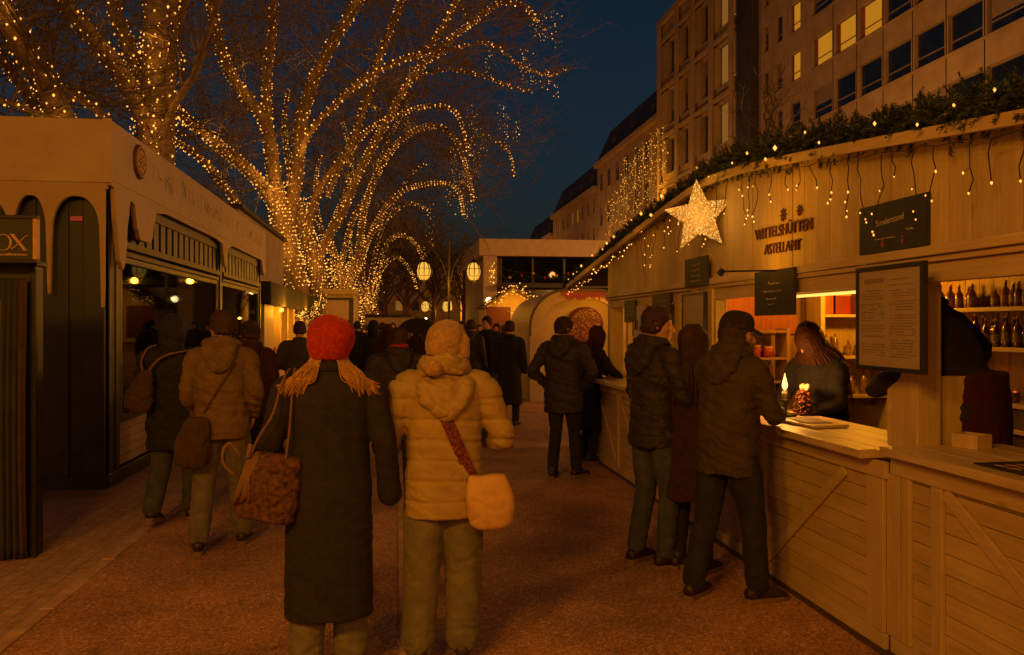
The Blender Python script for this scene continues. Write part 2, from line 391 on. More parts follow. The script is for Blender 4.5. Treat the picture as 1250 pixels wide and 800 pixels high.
def person(name, label, u=None, D=None, loc=None, rz=0.0, H=1.72, fine=.009, lean=0.0, legs=None, arms=None, head=(0, 0, 0), group=None, mode=None,
           top='darkj', hem=.78, puff=0.0, flare=0.0, width=1.0, trousers='jeansd', legw=1.0, hair=None, hat=None, hatm='cap', hairm='brownh', hood=None,
           scarf=None, sleeve=.96, hairlen=.26, face=True, seed=0.0, belly=0, foldamp=.007, shoes=True, topmat2=None, cat='person', hands=True):
    if loc is None: g = atD(u, D); loc = (g.x, g.y, 0)
    t = thing(name, label, cat, loc, rz, group)
    k = H / 1.72
    legs = legs or [((-.09, 0, .90), (-.10, .03, .49), (-.105, -.02, .09), 0.1), ((.09, 0, .90), (.10, .03, .49), (.105, -.02, .09), -0.1)]
    arms = arms or [((-.24, -.03, 1.13), (-.25, .06, .88)), ((.24, -.03, 1.13), (.25, .06, .88))]
    ca, sa = math.cos(lean), math.sin(lean)
    def warp(p):
        p = V(p); w = min(1, max(0, (p.z - .86) / .3)); w = w * w * (3 - 2 * w)
        a = lean * w; c, s_ = math.cos(a), math.sin(a); y, z = p.y, p.z - .95
        return V((p.x, c * y + s_ * z, .95 - s_ * y + c * z)) * k
    hy, hp, hr = head  # yaw (to the person's right is negative), pitch (down positive), roll
    Hc = V((0, .025, 1.60)); HR = Euler((-hp, hr, hy)).to_matrix()
    def hd(p): return HR @ V(p) + Hc
    # --- body
    b = MB()
    torso(b, [(0, 0, .84, .13, .09), (0, 0, .95, .155, .11), (0, .005, 1.08, .13, .095), (0, 0, 1.25, .155, .11), (0, -.01, 1.38, .16, .095), (0, -.01, 1.44, .09, .07), (0, -.005, 1.49, .055, .055)], 20, 3)
    limb(b, [(0, -.01, 1.43, .058), (0, .0, 1.49, .052), (*hd((0, -.02, -.06)), .052)], 12, 3)
    for (h, kn, an, yaw) in legs: limb(b, [(*h, .082), (*(V(h).lerp(V(kn), .5)), .072), (*kn, .046), (*(V(kn).lerp(V(an), .35)), .044), (*an, .032)], 10, 4)
    for i, (el, wr) in enumerate(arms):
        s = -1 if i == 0 else 1
        limb(b, [(s * .14, -.01, 1.40, .045), (s * .185, -.01, 1.385, .05), (*(V((s * .19, -.01, 1.39)).lerp(V(el), .55)), .042), (*el, .036), (*(V(el).lerp(V(wr), .45)), .036), (*wr, .025)], 10, 4)
        if hands:
            d = (V(wr) - V(el)).normalized(); hand(b, V(wr), (d + V((-s * .15, 0, -.12))).normalized(), (s * .9, .1, .35))
    hk = [(.0, .045, -.115, .030, .026), (0, .036, -.103, .044, .046), (0, .018, -.07, .056, .070), (0, .006, -.03, .066, .084), (0, 0, .005, .072, .092), (0, -.005, .045, .076, .096), (0, -.008, .08, .067, .086), (0, -.008, .105, .047, .060), (0, -.008, .119, .018, .024)]
    hb = MB(); torso(hb, hk, 20, 4, e=2.1)
    if face:
        limb(hb, [(0, .086, .018, .009), (0, .100, -.008, .011), (0, .112, -.030, .013)], 8, 3)
        for s in (-1, 1):
            ell(hb, (s * .012, .098, -.034), (.010, .010, .008), 8, 6)
            ell(hb, (s * .031, .078, .026), (.022, .014, .008), 8, 6)
            ell(hb, (s * .040, .064, -.018), (.018, .018, .016), 8, 6)
            ell(hb, (s * .074, -.008, -.008), (.012, .019, .031), 8, 8)
            ell(hb, (s * .079, -.016, .002), (.007, .015, .022), 8, 6)
        ell(hb, (0, .086, -.060), (.024, .014, .006), 10, 6); ell(hb, (0, .085, -.070), (.020, .014, .007), 10, 6)
        ell(hb, (0, .074, -.098), (.022, .020, .018), 10, 6)
    b.add([hd(p) for p in hb.v], hb.f)
    bo = link('body', remesh(b, fine, warp, None, 1), M['skin'], t)
    if face and fine < .012:
        for s in (-1, 1):
            e = MB(); ell(e, (0, 0, 0), (.011, .011, .011), 10, 8); c = warp(hd((s * .031, .073, .008)))
            e.v = [tuple(V(p) * k + c) for p in e.v]; eo = e.build('eye', M['eye'], None, smooth=True); eo.parent = bo
    # --- trousers
    b = MB(); lw = legw
    torso(b, [(0, 0, .80, .13, .10), (0, -.005, .88, .165, .125), (0, 0, .98, .165, .12), (0, 0, 1.04, .15, .11)], 24, 4)
    for (h, kn, an, yaw) in legs:
        h, kn, an = V(h), V(kn), V(an)
        limb(b, [(*(h + V((0, 0, -.02))), .098 * lw ** .3), (*h.lerp(kn, .5), .088 * lw ** .6), (*kn, .068 * lw), (*kn.lerp(an, .5), .064 * lw), (*an.lerp(kn, .03), .060 * lw)], 16, 5)
    link('trousers', remesh(b, max(fine, .009), lambda p: V(p) * k, jeansfold(.005 if fine < .015 else .004, seed), 2), M[trousers], t)
    # --- shoes
    for (h, kn, an, yaw) in legs:
        A = Matrix.Rotation(yaw, 3, 'Z'); b = MB(); so = MB()
        an = V(an); tilt = 0 if an.z < .12 else min(.9, (an.z - .09) * 3.2)
        T = Matrix.Rotation(-tilt, 3, 'X')
        def fp(p): return (A @ (T @ V((p[0], p[1] - .0, p[2] + .0))) + V((an.x, an.y, an.z - .09))) * k
        vs = catmull([(-.075, .030, .034, .055), (-.045, .037, .045, .06), (0, .038, .055, .07), (.06, .042, .042, .055), (.13, .048, .032, .042), (.18, .042, .026, .03), (.205, .022, .018, .02)], 3)
        bv = []; n = 12; bf = []
        for (y, rx, rz_, zc) in vs:
            for q in range(n):
                a = 2 * math.pi * q / n; bv.append(fp((rx * math.cos(a), y, max(.022, zc + rz_ * math.sin(a) - .0))))
        for i in range(len(vs) - 1):
            for q in range(n): q2 = (q + 1) % n; bf.append((i * n + q, i * n + q2, (i + 1) * n + q2, (i + 1) * n + q))
        bf.append(tuple(range(n))[::-1]); bf.append(tuple((len(vs) - 1) * n + q for q in range(n)))
        b.add(bv, bf)
        b.tube([fp((0, -.01, .05)), fp((0, -.012, .13))], [.046 * k, .048 * k], 12)
        so_ = b.build('shoe', M['shoe'], None, smooth=True); so_.parent = t
        poly = [(.030 * math.cos(a) if y < 0 else w * math.cos(a), y) for a, y, w in []]
        ol = [(-.034, -.07), (-.020, -.085), (.020, -.085), (.034, -.07), (.036, 0), (.046, .10), (.046, .15), (.030, .20), (0, .216), (-.030, .20), (-.046, .15), (-.046, .10), (-.036, 0)]
        s2 = MB(); kk = len(ol)
        s2.add([fp((x, y, .002)) for x, y in ol] + [fp((x * 1.02, y * 1.01, .030)) for x, y in ol], [tuple(range(kk))[::-1], tuple(range(kk, 2 * kk))] + [(i, (i + 1) % kk, kk + (i + 1) % kk, kk + i) for i in range(kk)])
        s3 = s2.build('sole', M['rubber'], None); s3.parent = so_
    # --- top garment
    w = width; b = MB()
    pm = (lambda z: 1 + puff * (abs(math.sin((z + seed) * math.pi / .105)) ** .6 - .6)) if puff else None
    keys = [(0, -.01, 1.475, .075, .07), (0, -.012, 1.44, .125, .088), (0, -.012, 1.39, .178 * w, .118), (0, -.008, 1.30, .190 * w, .140), (0, 0, 1.15, .182 * w, .138 + belly), (0, .0, 1.0, .185 * w, .140 + belly), (0, -.003, .90, .192 * w, .146)]
    if hem < .86:
        for z in ([.75, .6, .45] if hem < .4 else [.75, .6] if hem < .55 else [.78] if hem < .72 else []):
            f = 1 + flare * (.9 - z) / .6; keys.append((0, -.003, z, .192 * w * f, .146 * f))
        f = 1 + flare * (.9 - hem) / .6; keys.append((0, -.003, hem, .19 * w * f, .146 * f))
    torso(b, keys, 30, 6, pm)
    am = (lambda l: 1 + puff * (abs(math.sin((l + seed) * math.pi / .10)) ** .6 - .6)) if puff else None
    aw = 1.0 + (w - 1) * .8 + (.12 if puff else 0)
    for i, (el, wr) in enumerate(arms):
        s = -1 if i == 0 else 1; el, wr = V(el), V(wr); sh = V((s * .185 * w, -.012, 1.375))
        limb(b, [(s * .10, -.012, 1.395, .072), (*sh, .072 * aw), (*sh.lerp(el, .5), .064 * aw), (*el, .057 * aw), (*el.lerp(wr, .5), .053 * aw), (*el.lerp(wr, sleeve), (.045 if sleeve < 1 else .056) * aw)], 16, 6, am)
    fd = folds(foldamp if not puff else foldamp * .7, 5, 15, seed)
    def disp(p, n):
        d = fd(p, n)
        if puff:
            zz = p.z + .022 * nz(V((p.x * 4, p.y * 4, p.z * 2 + seed))) + .012 * p.x; s_ = (zz / .098) % 1.0; s_ = min(s_, 1 - s_)
            d += puff * .22 * (s_ ** .5 - .5) - .006 * math.exp(-(s_ / .07) ** 2)
        if hem < .5 and n.y < 0 and abs(p.x) < .02: d -= .006 * math.exp(-(p.x / .004) ** 2)
        return d
    jm = remesh(b, fine, warp, disp, 2); jo = link('coat' if hem < .6 else 'jacket', jm, M[top], t)
    t['_bvh'] = 0
    # --- collar / hood / scarf
    if hood == 'down':
        b = MB()
        loop = [(math.sin(a) * .098, -.015 - math.cos(a) * .080, 1.475 + .025 * math.cos(a)) for a in [R(x) for x in range(-150, 151, 30)]]
        limb(b, [(*p, .040) for p in loop], 10, 3)
        g = 1.3 if hat == 'bobble' else 1; dz = -.045 if hat == 'bobble' else 0
        limb(b, [(-.075 * g, -.105, 1.45 + dz, .045), (-.06 * g, -.13, 1.37 + dz, .045), (0, -.145, 1.315 + dz, .045), (.06 * g, -.13, 1.37 + dz, .045), (.075 * g, -.105, 1.45 + dz, .045)], 10, 4)
        ell(b, (0, -.118, 1.40 + dz), (.105 * g, .05, .08))
        h = remesh(b, fine, warp, folds(.012, 9, 18, seed + 3), 2); link('hood', h, M[topmat2 or top], t)
    elif hood == 'up':
        b = MB(); torso(b, [(0, -.02, 1.42, .10, .10), (0, -.02, 1.50, .098, .11), (0, -.02, 1.60, .105, .125), (0, -.015, 1.68, .095, .115), (0, -.012, 1.735, .06, .07), (0, -.012, 1.75, .02, .02)], 20, 4)
        link('hood', remesh(b, fine, warp, folds(.010, 9, 14, seed + 3), 2), M[topmat2 or top], t)
    else:
        b = MB(); loop = [(math.sin(a) * .078, -.005 - math.cos(a) * .070, 1.475 + .012 * math.cos(a)) for a in [R(x) for x in range(-160, 161, 32)]]
        limb(b, [(*p, .026) for p in loop], 10, 3)
        link('collar', remesh(b, fine, warp, folds(.004, 9, 18, seed), 1), M[topmat2 or top], t)
    if scarf:
        b = MB()
        for j in range(3):
            loop = [(math.sin(a) * (.085 - .006 * j), .0 - math.cos(a) * (.078 - .005 * j), 1.475 + .030 * j + .02 * math.cos(a)) for a in [R(x) for x in range(-180, 181, 30)]]
            limb(b, [(*p, .024) for p in loop], 8, 3)
        link('scarf', remesh(b, fine, warp, folds(.007, 12, 22, seed + 5), 1), M[scarf], t)
    # --- hair
    rnd = random.Random(int(seed * 100) + 5)
    if hair:
        b = MB()
        def locks(n, long, spread, r=.011, back=True):
            for i in range(n):
                a = R(-150 + 300 * i / (n - 1)) if hair != 'fall' else R(-175 + 350 * i / (n - 1))
                if hair == 'short':
                    pass
                # a=0 is the back of the head
                x, y = math.sin(a) * .080, -math.cos(a) * .098
                p0 = hd((x * .45 * rnd.random(), y * .45 - .006, .128)); p1 = hd((x * 1.06, y * 1.06 - .004, .045)); p2 = hd((x * 1.16, y * 1.05, -.06))
                o = rnd.uniform(.8, 1.2)
                sx = x * spread * o; e = rnd.uniform(.75, 1.05)
                p3 = V((sx * 1.25 + rnd.uniform(-.012, .012), y * 1.25 - .035 + Hc.y * .0, 1.43)); p4 = V((sx * 1.35 + rnd.uniform(-.02, .02), y * 1.15 - .055, 1.43 - long * e))
                limb(b, [(*p0, r), (*p1, r * 1.2), (*p2, r * 1.25), (*p3, r * 1.1), (*p4, r * .35)], 6, 4)
        cap = MB(); torso(cap, [(0, -.030, -.055, .066, .070), (0, -.026, -.02, .078, .084), (0, -.017, .02, .083, .094), (0, -.012, .055, .084, .102), (0, -.010, .09, .072, .090), (0, -.008, .118, .045, .058), (0, -.008, .130, .015, .02)], 20, 3)
        capm = MB(); capm.add([hd(p) for p in cap.v], cap.f)
        if hair in ('long', 'fall'):
            if fine < .015: locks(130, hairlen, 1.35, .0068); locks(80, hairlen * .8, 1.7, .006)
            else: locks(40, .26, 1.5)
        if hair == 'sides':
            for i in range(360):
                s = -1 if i % 2 else 1; q = rnd.uniform(0, 1)
                q2 = rnd.random(); jt = lambda k_: rnd.uniform(-k_, k_); p0 = hd((s * (.030 + .050 * q2), -.085 + .05 * q2, -.03)); 
                ex = s * (.09 + .16 * q); ez = 1.405 - .06 * rnd.random() * (1.3 - .8 * q)
                limb(b, [(*p0, .0032), (*(hd((s * (.040 + .056 * q2), -.100 + .045 * q2, -.085))), .0032), (s * (.055 + .075 * q2 + .03 * q), -.122 + .035 * q + rnd.uniform(-.008, .008), 1.468 - .035 * rnd.random(), .0030), (s * (.085 + .055 * q2 + .065 * q), -.130 + .045 * q, 1.435 - .025 * rnd.random(), .0026), (s * (.105 + .05 * q2 + .095 * q), -.112 + .04 * q + jt(.01), 1.408 - .06 * rnd.random() ** 1.5, .0010)], 4, 4)
        if hair == 'short':
            for i in range(190):
                a = rnd.uniform(0, 6.28); z = rnd.uniform(-.05, .125); q = math.sqrt(max(.05, 1 - ((z - .02) / .12) ** 2)) if z > .02 else 1
                x, y = math.cos(a) * .080 * q, math.sin(a) * .096 * q - .012
                if y > .035 and z < .06: continue
                o = V((x * .3 + rnd.uniform(-.02, .02), y * .25 + .01, rnd.uniform(-.02, .03)))
                p = V((x, y, z)); limb(b, [(*hd(p * .96), .012), (*hd(p + o * .15), .011), (*hd(p + o * .42 - V((0, 0, .006))), .006)], 5, 2)
        if hair == 'short': capm.add(b.v, b.f); b = MB()
        hm = remesh(capm, min(fine, .009) if fine < .015 else fine, warp, None, 1 if fine < .015 else 2)
        bm_ = bmesh.new(); bm_.from_mesh(hm)
        if b.v:
            m2_ = bpy.data.meshes.new('t'); m2_.from_pydata([warp(V(p)) for p in b.v], [], b.f); bm_.from_mesh(m2_)
        bm_.to_mesh(hm); bm_.free(); hm.polygons.foreach_set('use_smooth', [True] * len(hm.polygons))
        link('hair', hm, M[hairm], t)
    # --- hat
    if hat:
        b = MB(); q = MB(); sub = []
        if hat == 'beret':
            torso(q, [(0, -.018, -.078, .084, .098), (0, -.020, -.055, .094, .106), (.004, -.022, -.01, .112, .120), (.008, -.024, .04, .117, .124), (.006, -.022, .088, .100, .108), (.004, -.02, .118, .070, .074), (0, -.02, .134, .030, .034), (0, -.02, .137, .01, .01)], 26, 4)
            ds = lambda p, n: .004 * nz(p * 22) + .0026 * nz(p * 75) - .005 * abs(nz(V((p.x * 9, p.y * 9, p.z * 4))))
        elif hat == 'bobble':
            torso(q, [(0, -.016, -.055, .088, .100), (0, -.018, -.02, .094, .106), (.004, -.016, .03, .096, .110), (.010, -.014, .075, .088, .100), (.014, -.012, .105, .062, .072), (.016, -.01, .122, .028, .032), (.016, -.01, .126, .01, .01)], 26, 4)
            limb(q, [(.05, -.02, .07, .05), (.085, -.04, .01, .046), (.095, -.05, -.055, .036)], 12, 4)
            ds = lambda p, n: .004 * nz(p * 24) + .003 * nz(p * 80)
        elif hat == 'beanie':
            torso(q, [(0, -.018, -.01, .083, .098), (0, -.016, .03, .087, .103), (0, -.012, .07, .083, .099), (0, -.01, .105, .063, .075), (0, -.01, .128, .034, .04), (0, -.01, .136, .01, .01)], 24, 4)
            ds = lambda p, n: .002 * nz(p * 60)
        elif hat == 'cap':
            torso(q, [(0, -.012, .015, .084, .102), (0, -.010, .045, .087, .105), (0, -.008, .085, .083, .098), (0, -.006, .118, .066, .078), (0, -.006, .134, .036, .042), (0, -.006, .138, .01, .01)], 24, 4)
            q.add(*[(lambda vs, fs: (vs, fs))([(x, .06 + math.sqrt(max(0, 1 - (x / .082) ** 2)) * .095 * f, .026 + dz - .10 * (math.sqrt(max(0, 1 - (x / .082) ** 2)) * f) * .22) for f in (0, .5, 1) for dz in (0, .017) for x in [(-.08 + .016 * i) for i in range(11)]],
                  [(0 * 11 + i, 0 * 11 + i + 1, 2 * 11 + i + 1, 2 * 11 + i) for i in range(10)] + [(2 * 11 + i, 2 * 11 + i + 1, 4 * 11 + i + 1, 4 * 11 + i) for i in range(10)] +
                  [(1 * 11 + i, 3 * 11 + i, 3 * 11 + i + 1, 1 * 11 + i + 1) for i in range(10)] + [(3 * 11 + i, 5 * 11 + i, 5 * 11 + i + 1, 3 * 11 + i + 1) for i in range(10)] +
                  [(4 * 11 + i, 4 * 11 + i + 1, 5 * 11 + i + 1, 5 * 11 + i) for i in range(10)] + [(0 * 11 + i, 1 * 11 + i, 1 * 11 + i + 1, 0 * 11 + i + 1) for i in range(10)])][0])
            ds = lambda p, n: .001 * nz(p * 60)
        b.add([hd(p) for p in q.v], q.f)
        if hat == 'bobble':
            pb = MB(); ell(pb, hd((-.055, -.150, -.115)), (.045, .042, .042), 18, 14)
            link('bobble', remesh(pb, .006, warp, lambda p, n: .005 * nz(p * 90), 0), M[hatm], t)
        ho = link('hat', remesh(b, min(fine, .007), warp, ds, 1), M[hatm], t)
    return t
def wrap_strap(t, coat, pts, w, thick, mat, name='strap', dy=(0, 1, 0), parent=None):
    """a strap laid on the coat of person t (local x,z points), cast from behind"""
    me = coat.data; bv = BVHTree.FromPolygons([v.co for v in me.vertices], [tuple(p.vertices) for p in me.polygons])
    P_ = []
    n = 26
    for i in range(n + 1):
        s = i / n * (len(pts) - 1); j = min(int(s), len(pts) - 2); f = s - j
        x = pts[j][0] * (1 - f) + pts[j + 1][0] * f; z = pts[j][1] * (1 - f) + pts[j + 1][1] * f
        hit = bv.ray_cast(V((x, -1, z)), V(dy))
        y = hit[0].y if hit[0] is not None else (P_[-1].y if P_ else -.15)
        P_.append(V((x, y - thick * .6, z)))
    for _ in range(4):
        P_ = [P_[0]] + [V((P_[i].x, min(P_[i].y, (P_[i - 1].y + P_[i + 1].y) / 2), P_[i].z)) for i in range(1, n)] + [P_[-1]]
    mb = MB(); d = (P_[-1] - P_[0]); side = V((d.z, 0, -d.x)).normalized() * (w / 2)
    vs = []
    for p in P_:
        vs += [p - side, p + side, p + side + V((0, thick, 0)), p - side + V((0, thick, 0))]
    fs = []
    for i in range(n):
        for q in range(4): fs.append((i * 4 + q, i * 4 + (q + 1) % 4, (i + 1) * 4 + (q + 1) % 4, (i + 1) * 4 + q))
    fs += [(3, 2, 1, 0), (n * 4, n * 4 + 1, n * 4 + 2, n * 4 + 3)]
    mb.add(vs, fs); o = mb.build(name, mat, None); o.parent = parent if parent is not None else t
    return o
def child(o, nm):
    for c in o.children:
        if c.name.split('.')[0] == nm: return c
# ---------------------------------------------------------------- the people who show large
def local_thing(name, label, cat, root, off, group=None):
    p = root.matrix_basis @ V(off) if False else Matrix.Translation(root.location) @ Matrix.Rotation(root.rotation_euler.z, 4, 'Z') @ V(off)
    return thing(name, label, cat, p, root.rotation_euler.z, group)
def pose_walk(s=.22, side=1):
    f = ((side * .09, 0, .90), (side * .10, s * .75 + .03, .50), (side * .10, s * .8, .09), 0)
    b = ((-side * .09, 0, .90), (-side * .09, -s * .25 + .04, .49), (-side * .095, -s * 1.1, .15), 0)
    return [f, b] if side < 0 else [b, f]
fwd = [((-.29, .02, 1.13), (-.17, .24, 1.08)), ((.29, .02, 1.13), (.17, .24, 1.08))]
# woman in red hat
p1 = person('person', 'woman in a long black coat and fluffy red hat, blond hair over her collar', 402, 3.80, rz=R(3), H=1.655, fine=.008,
            legs=[((-.09, 0, .90), (-.10, .0, .49), (-.105, -.03, .09), .1), ((.09, 0, .90), (.10, .05, .49), (.10, .02, .09), -.1)],
            arms=[((-.275, -.02, 1.12), (-.27, .22, 1.02)), ((.265, -.04, 1.12), (.285, .02, .91))], top='coat', hem=.30, width=1.05, hands=False, sleeve=1.30, flare=.05,
            trousers='jeansg', legw=1.35, hair='sides', hairm='blonde', hat='beret', hatm='knit_red', seed=1.3, foldamp=.004)
sl = MB(); torso(sl, [(0, 0, 0, .050, .050), (0, 0, .1, .056, .056)], 8, 2)
b = local_thing('handbag', 'patterned brown tote bag on the shoulder of the red hatted woman', 'bag', p1, (-.285, -.10, .76))
mb = MB(); torso(mb, [(0, 0, .0, .115, .05), (0, 0, .03, .135, .062), (0, 0, .12, .135, .066), (0, 0, .24, .12, .045), (0, 0, .29, .105, .02)], 26, 4, e=3.2)
T = Matrix.Rotation(R(12), 3, 'Y'); mb.v = [tuple(T @ V(p)) for p in mb.v]
link('bag_body', remesh(mb, .008, None, folds(.010, 6, 14, 2.2), 2), M['tote'], b)
mb = MB()
limb(mb, [(.10, -.03, .27, .0055), (.115, -.02, .40, .0055), (.125, .0, .55, .0055), (.13, .06, .655, .0055), (.13, .12, .66, .0055)], 6, 5)
limb(mb, [(-.055, -.03, .27, .0055), (-.02, -.035, .36, .0055), (.045, -.045, .47, .0055), (.075, -.01, .585, .0055), (.10, .03, .65, .0055), (.11, .10, .66, .0055)], 6, 5)
mb.build('strap', M['tanstrap'], None, smooth=True).parent = b
mb = MB()
for i in range(9): mb.tube([(-.06 + .006 * i, -.03, .29), (-.085 + .004 * i, -.058, .20), (-.12 + .008 * i, -.070, .09 + .008 * (i % 4))], .0045, 5)
mb.tube([(-.05, -.03, .34), (-.06, -.04, .28)], .012, 6)
mb.build('tassel', M['tanstrap'], None, smooth=True).parent = b
mb = MB(); limb(mb, [(-.12, 0, .20, .007), (-.165, -.01, .25, .007), (-.17, 0, .31, .007), (-.14, .01, .34, .007), (-.10, .02, .28, .007)], 6, 4)
mb.build('handle', M['tanstrap'], None, smooth=True).parent = b
# woman in cream puffer
p2 = person('person', 'woman seen from behind in a cream quilted jacket and tan bobble hat', 542, 3.98, rz=R(-1), H=1.645, fine=.008,
            legs=[((-.09, 0, .90), (-.11, .0, .49), (-.13, -.03, .09), .15), ((.09, 0, .90), (.10, .03, .49), (.095, .0, .09), -.1)],
            arms=[((-.30, .0, 1.08), (-.21, .22, 1.10)), ((.30, .0, 1.12), (.20, .22, 1.10))], top='puffer', hem=.74, width=1.05, puff=.035, belly=.01, flare=.0,
            trousers='jeansg', legw=1.42, hair=None, hat='bobble', hatm='knit_cream', hood='down', seed=2.7, foldamp=.007)
M['collar_c'] = M['puffer']
mb = MB()
for (rr_, z) in ((.105, 1.475), (.098, 1.52)):
    limb(mb, [(math.sin(a) * rr_, -.01 - math.cos(a) * .088, z + .012 * math.cos(a * 2), .030) for a in [R(x) for x in range(-170, 171, 34)]], 10, 3)
k = 1.645 / 1.72
link('collar', remesh(mb, .008, lambda p: V(p) * k, folds(.012, 10, 20, 4), 2), M['puffer'], p2)
b = local_thing('crossbody_bag', 'cream pouch bag at the hip of the woman in the quilted jacket', 'bag', p2, (.215, -.13, .655))
mb = MB(); torso(mb, [(0, 0, .0, .05, .02), (0, 0, .03, .095, .05), (0, 0, .11, .115, .062), (-.01, 0, .20, .105, .05), (-.02, 0, .26, .085, .022)], 26, 4, e=2.6)
link('bag_body', remesh(mb, .008, None, folds(.006, 5, 9, 6.1, 1.5), 2), M['bag'], b)
so = wrap_strap(p2, child(p2, 'jacket'), [(-.095, 1.40), (.02, 1.15), (.135, .88)], .058, .008, M['strap'])
wm = so.data; o2 = Matrix.Rotation(0, 3, 'Z')
so.parent = b; so.location = (-.215, .13, -.655)
# hooded person, far left
p3 = person('person', 'hooded person in a dark coat, face hidden, walking beside the kiosk window', 211, 6.75, rz=R(-4), H=1.69, fine=.011,
            legs=pose_walk(.20, 1), arms=[((-.26, -.02, 1.13), (-.24, .18, .98)), ((.26, -.02, 1.13), (.24, .18, .98))], top='navy', hem=.62, width=1.10, flare=-.05,
            trousers='jeans', legw=1.25, hood='up', hair=None, face=False, seed=3.9, foldamp=.012)
b = local_thing('sling_bag', 'limp grey sack bag slung over the hooded person beside the kiosk window', 'bag', p3, (-.19, -.20, .93))
mb = MB(); torso(mb, [(0, 0, .0, .05, .04), (-.01, 0, .05, .105, .06), (0, 0, .16, .105, .06), (.03, 0, .26, .075, .04), (.06, .01, .34, .03, .02)], 20, 4)
link('bag_body', remesh(mb, .010, None, folds(.012, 8, 14, 1.1, 1.2), 2), M['sack'], b)
mb = MB(); limb(mb, [(.05, .0, .30, .010), (.12, .0, .40, .010), (.20, .02, .455, .010), (.30, .07, .48, .010), (.34, .14, .49, .010)], 6, 5); limb(mb, [(.03, .01, .30, .009), (-.015, .07, .40, .009), (.01, .13, .50, .009), (.06, .19, .53, .009)], 6, 5)
mb.build('strap', M['tanstrap'], None, smooth=True).parent = b
# tan jacket
p4 = person('person', 'dark haired person in a tan hooded jacket and pale jeans walking past the kiosk', 271, 5.98, rz=R(2), H=1.73, fine=.009, head=(R(50), 0, 0),
            legs=[((-.09, 0, .90), (-.12, -.02, .49), (-.14, -.12, .09), .15), ((.09, 0, .90), (.10, .10, .50), (.13, .12, .09), -.1)],
            arms=[((-.235, -.02, 1.13), (-.20, .17, .95)), ((.235, -.04, 1.13), (.20, .12, .95))], top='tan', hem=.80, width=.98, trousers='jeansg', legw=1.2,
            hair='short', hairm='brownh', hood='down', seed=5.1, foldamp=.012)
b = local_thing('drawstring_bag', 'dark brown soft bag on the hip of the person in the tan jacket', 'bag', p4, (-.17, -.17, .62))
mb = MB(); torso(mb, [(0, 0, .0, .07, .04), (0, 0, .04, .115, .065), (.0, 0, .16, .115, .065), (.02, 0, .28, .095, .045), (.035, 0, .35, .065, .02)], 22, 4)
link('bag_body', remesh(mb, .009, None, folds(.016, 12, 5, 8.1, .3), 2), M['sack'], b)
so = wrap_strap(p4, child(p4, 'jacket'), [(-.10, 1.0), (.02, 1.2), (.12, 1.36)], .016, .008, M['sack'])
so.parent = b; so.location = (.17, .17, -.62)
# third of the group
p5 = person('person', 'person in a rust brown jacket and dark cap, farthest of the kiosk group', 304, 7.9, rz=R(4), H=1.66, fine=.012, head=(R(55), 0, 0),
            legs=pose_walk(.14, -1), top='wine', hem=.78, width=1.02, trousers='jeansd', hair='short', hat='beanie', hatm='cap', seed=6.2, foldamp=.011, hood='down')
# beanie man at far end of the counter
p6 = person('person', 'man in a beanie and dark jacket standing before the arched stall', 688, 8.75, rz=R(-32), H=1.71, fine=.011, head=(R(-38), 0, 0),
            legs=[((-.09, 0, .90), (-.10, .03, .49), (-.11, -.05, .09), .2), ((.09, 0, .90), (.10, .06, .49), (.12, .08, .09), -.3)],
            arms=[((-.34, -.06, 1.14), (-.22, .10, .98)), ((.34, -.06, 1.14), (.22, .10, .98))], top='darkj', hem=.70, width=1.10, trousers='jeansd', hair='short', hat='beanie', hatm='cap', hood='down', seed=7.7, foldamp=.013, hands=False)
p7 = person('person', 'long haired person in a long dark coat leaning on the counter end', 719, 9.75, rz=R(-75), H=1.62, fine=.012, lean=.14,
            arms=[((-.22, .20, 1.22), (-.10, .36, 1.12)), ((.22, .16, 1.20), (.12, .38, 1.10))], top='navy', hem=.42, flare=.08, trousers='jeansd', hair='fall', hairm='redh', seed=8.8, foldamp=.01)
# young man at the counter
p8 = person('person', 'bare headed young man in a dark padded jacket and blue jeans at the counter', 799, 5.56, rz=R(-66), H=1.745, fine=.008, head=(R(-38), R(5), 0),
            legs=[((-.09, 0, .90), (-.11, .02, .49), (-.12, -.06, .09), .25), ((.09, 0, .90), (.11, .03, .49), (.11, .0, .09), -.25)],
            arms=[((-.25, .06, 1.13), (-.12, .28, 1.04)), ((.27, .02, 1.13), (.12, .28, 1.02))], top='darkj', hem=.80, width=.95, puff=.02, trousers='jeans', legw=1.05,
            hair='short', hairm='brownh', hood='down', seed=9.4, foldamp=.014)
p9 = person('person', 'woman with long brown hair in a wine coloured coat, half hidden by the capped man', 845, 5.44, rz=R(-50), H=1.62, fine=.010, head=(R(-35), 0, 0),
            arms=[((-.24, .06, 1.13), (-.10, .28, 1.06)), ((.24, .06, 1.13), (.10, .28, 1.06))], top='wine', hem=.50, flare=.16, trousers='coat', legw=.95, hair='long', hairm='brownh', seed=10.3, foldamp=.009)
p10 = person('person', 'man in a peaked cap and olive hooded parka leaning his forearms on the counter', 889, 4.86, rz=R(-58), H=1.70, fine=.008, lean=.10, head=(R(-40), R(6), 0),
             legs=[((-.09, 0, .90), (-.13, -.03, .49), (-.15, -.14, .09), .2), ((.09, 0, .90), (.13, .06, .49), (.15, .08, .09), -.35)],
             arms=[((-.22, .12, 1.14), (-.08, .36, 1.15)), ((.235, .10, 1.12), (.10, .37, 1.13))], top='olive', hem=.76, width=.98, belly=.02, trousers='jeansd', legw=1.15,
             hair='short', hairm='brownh', hat='cap', hatm='cap', hood='down', scarf='grey', seed=11.9, foldamp=.011)
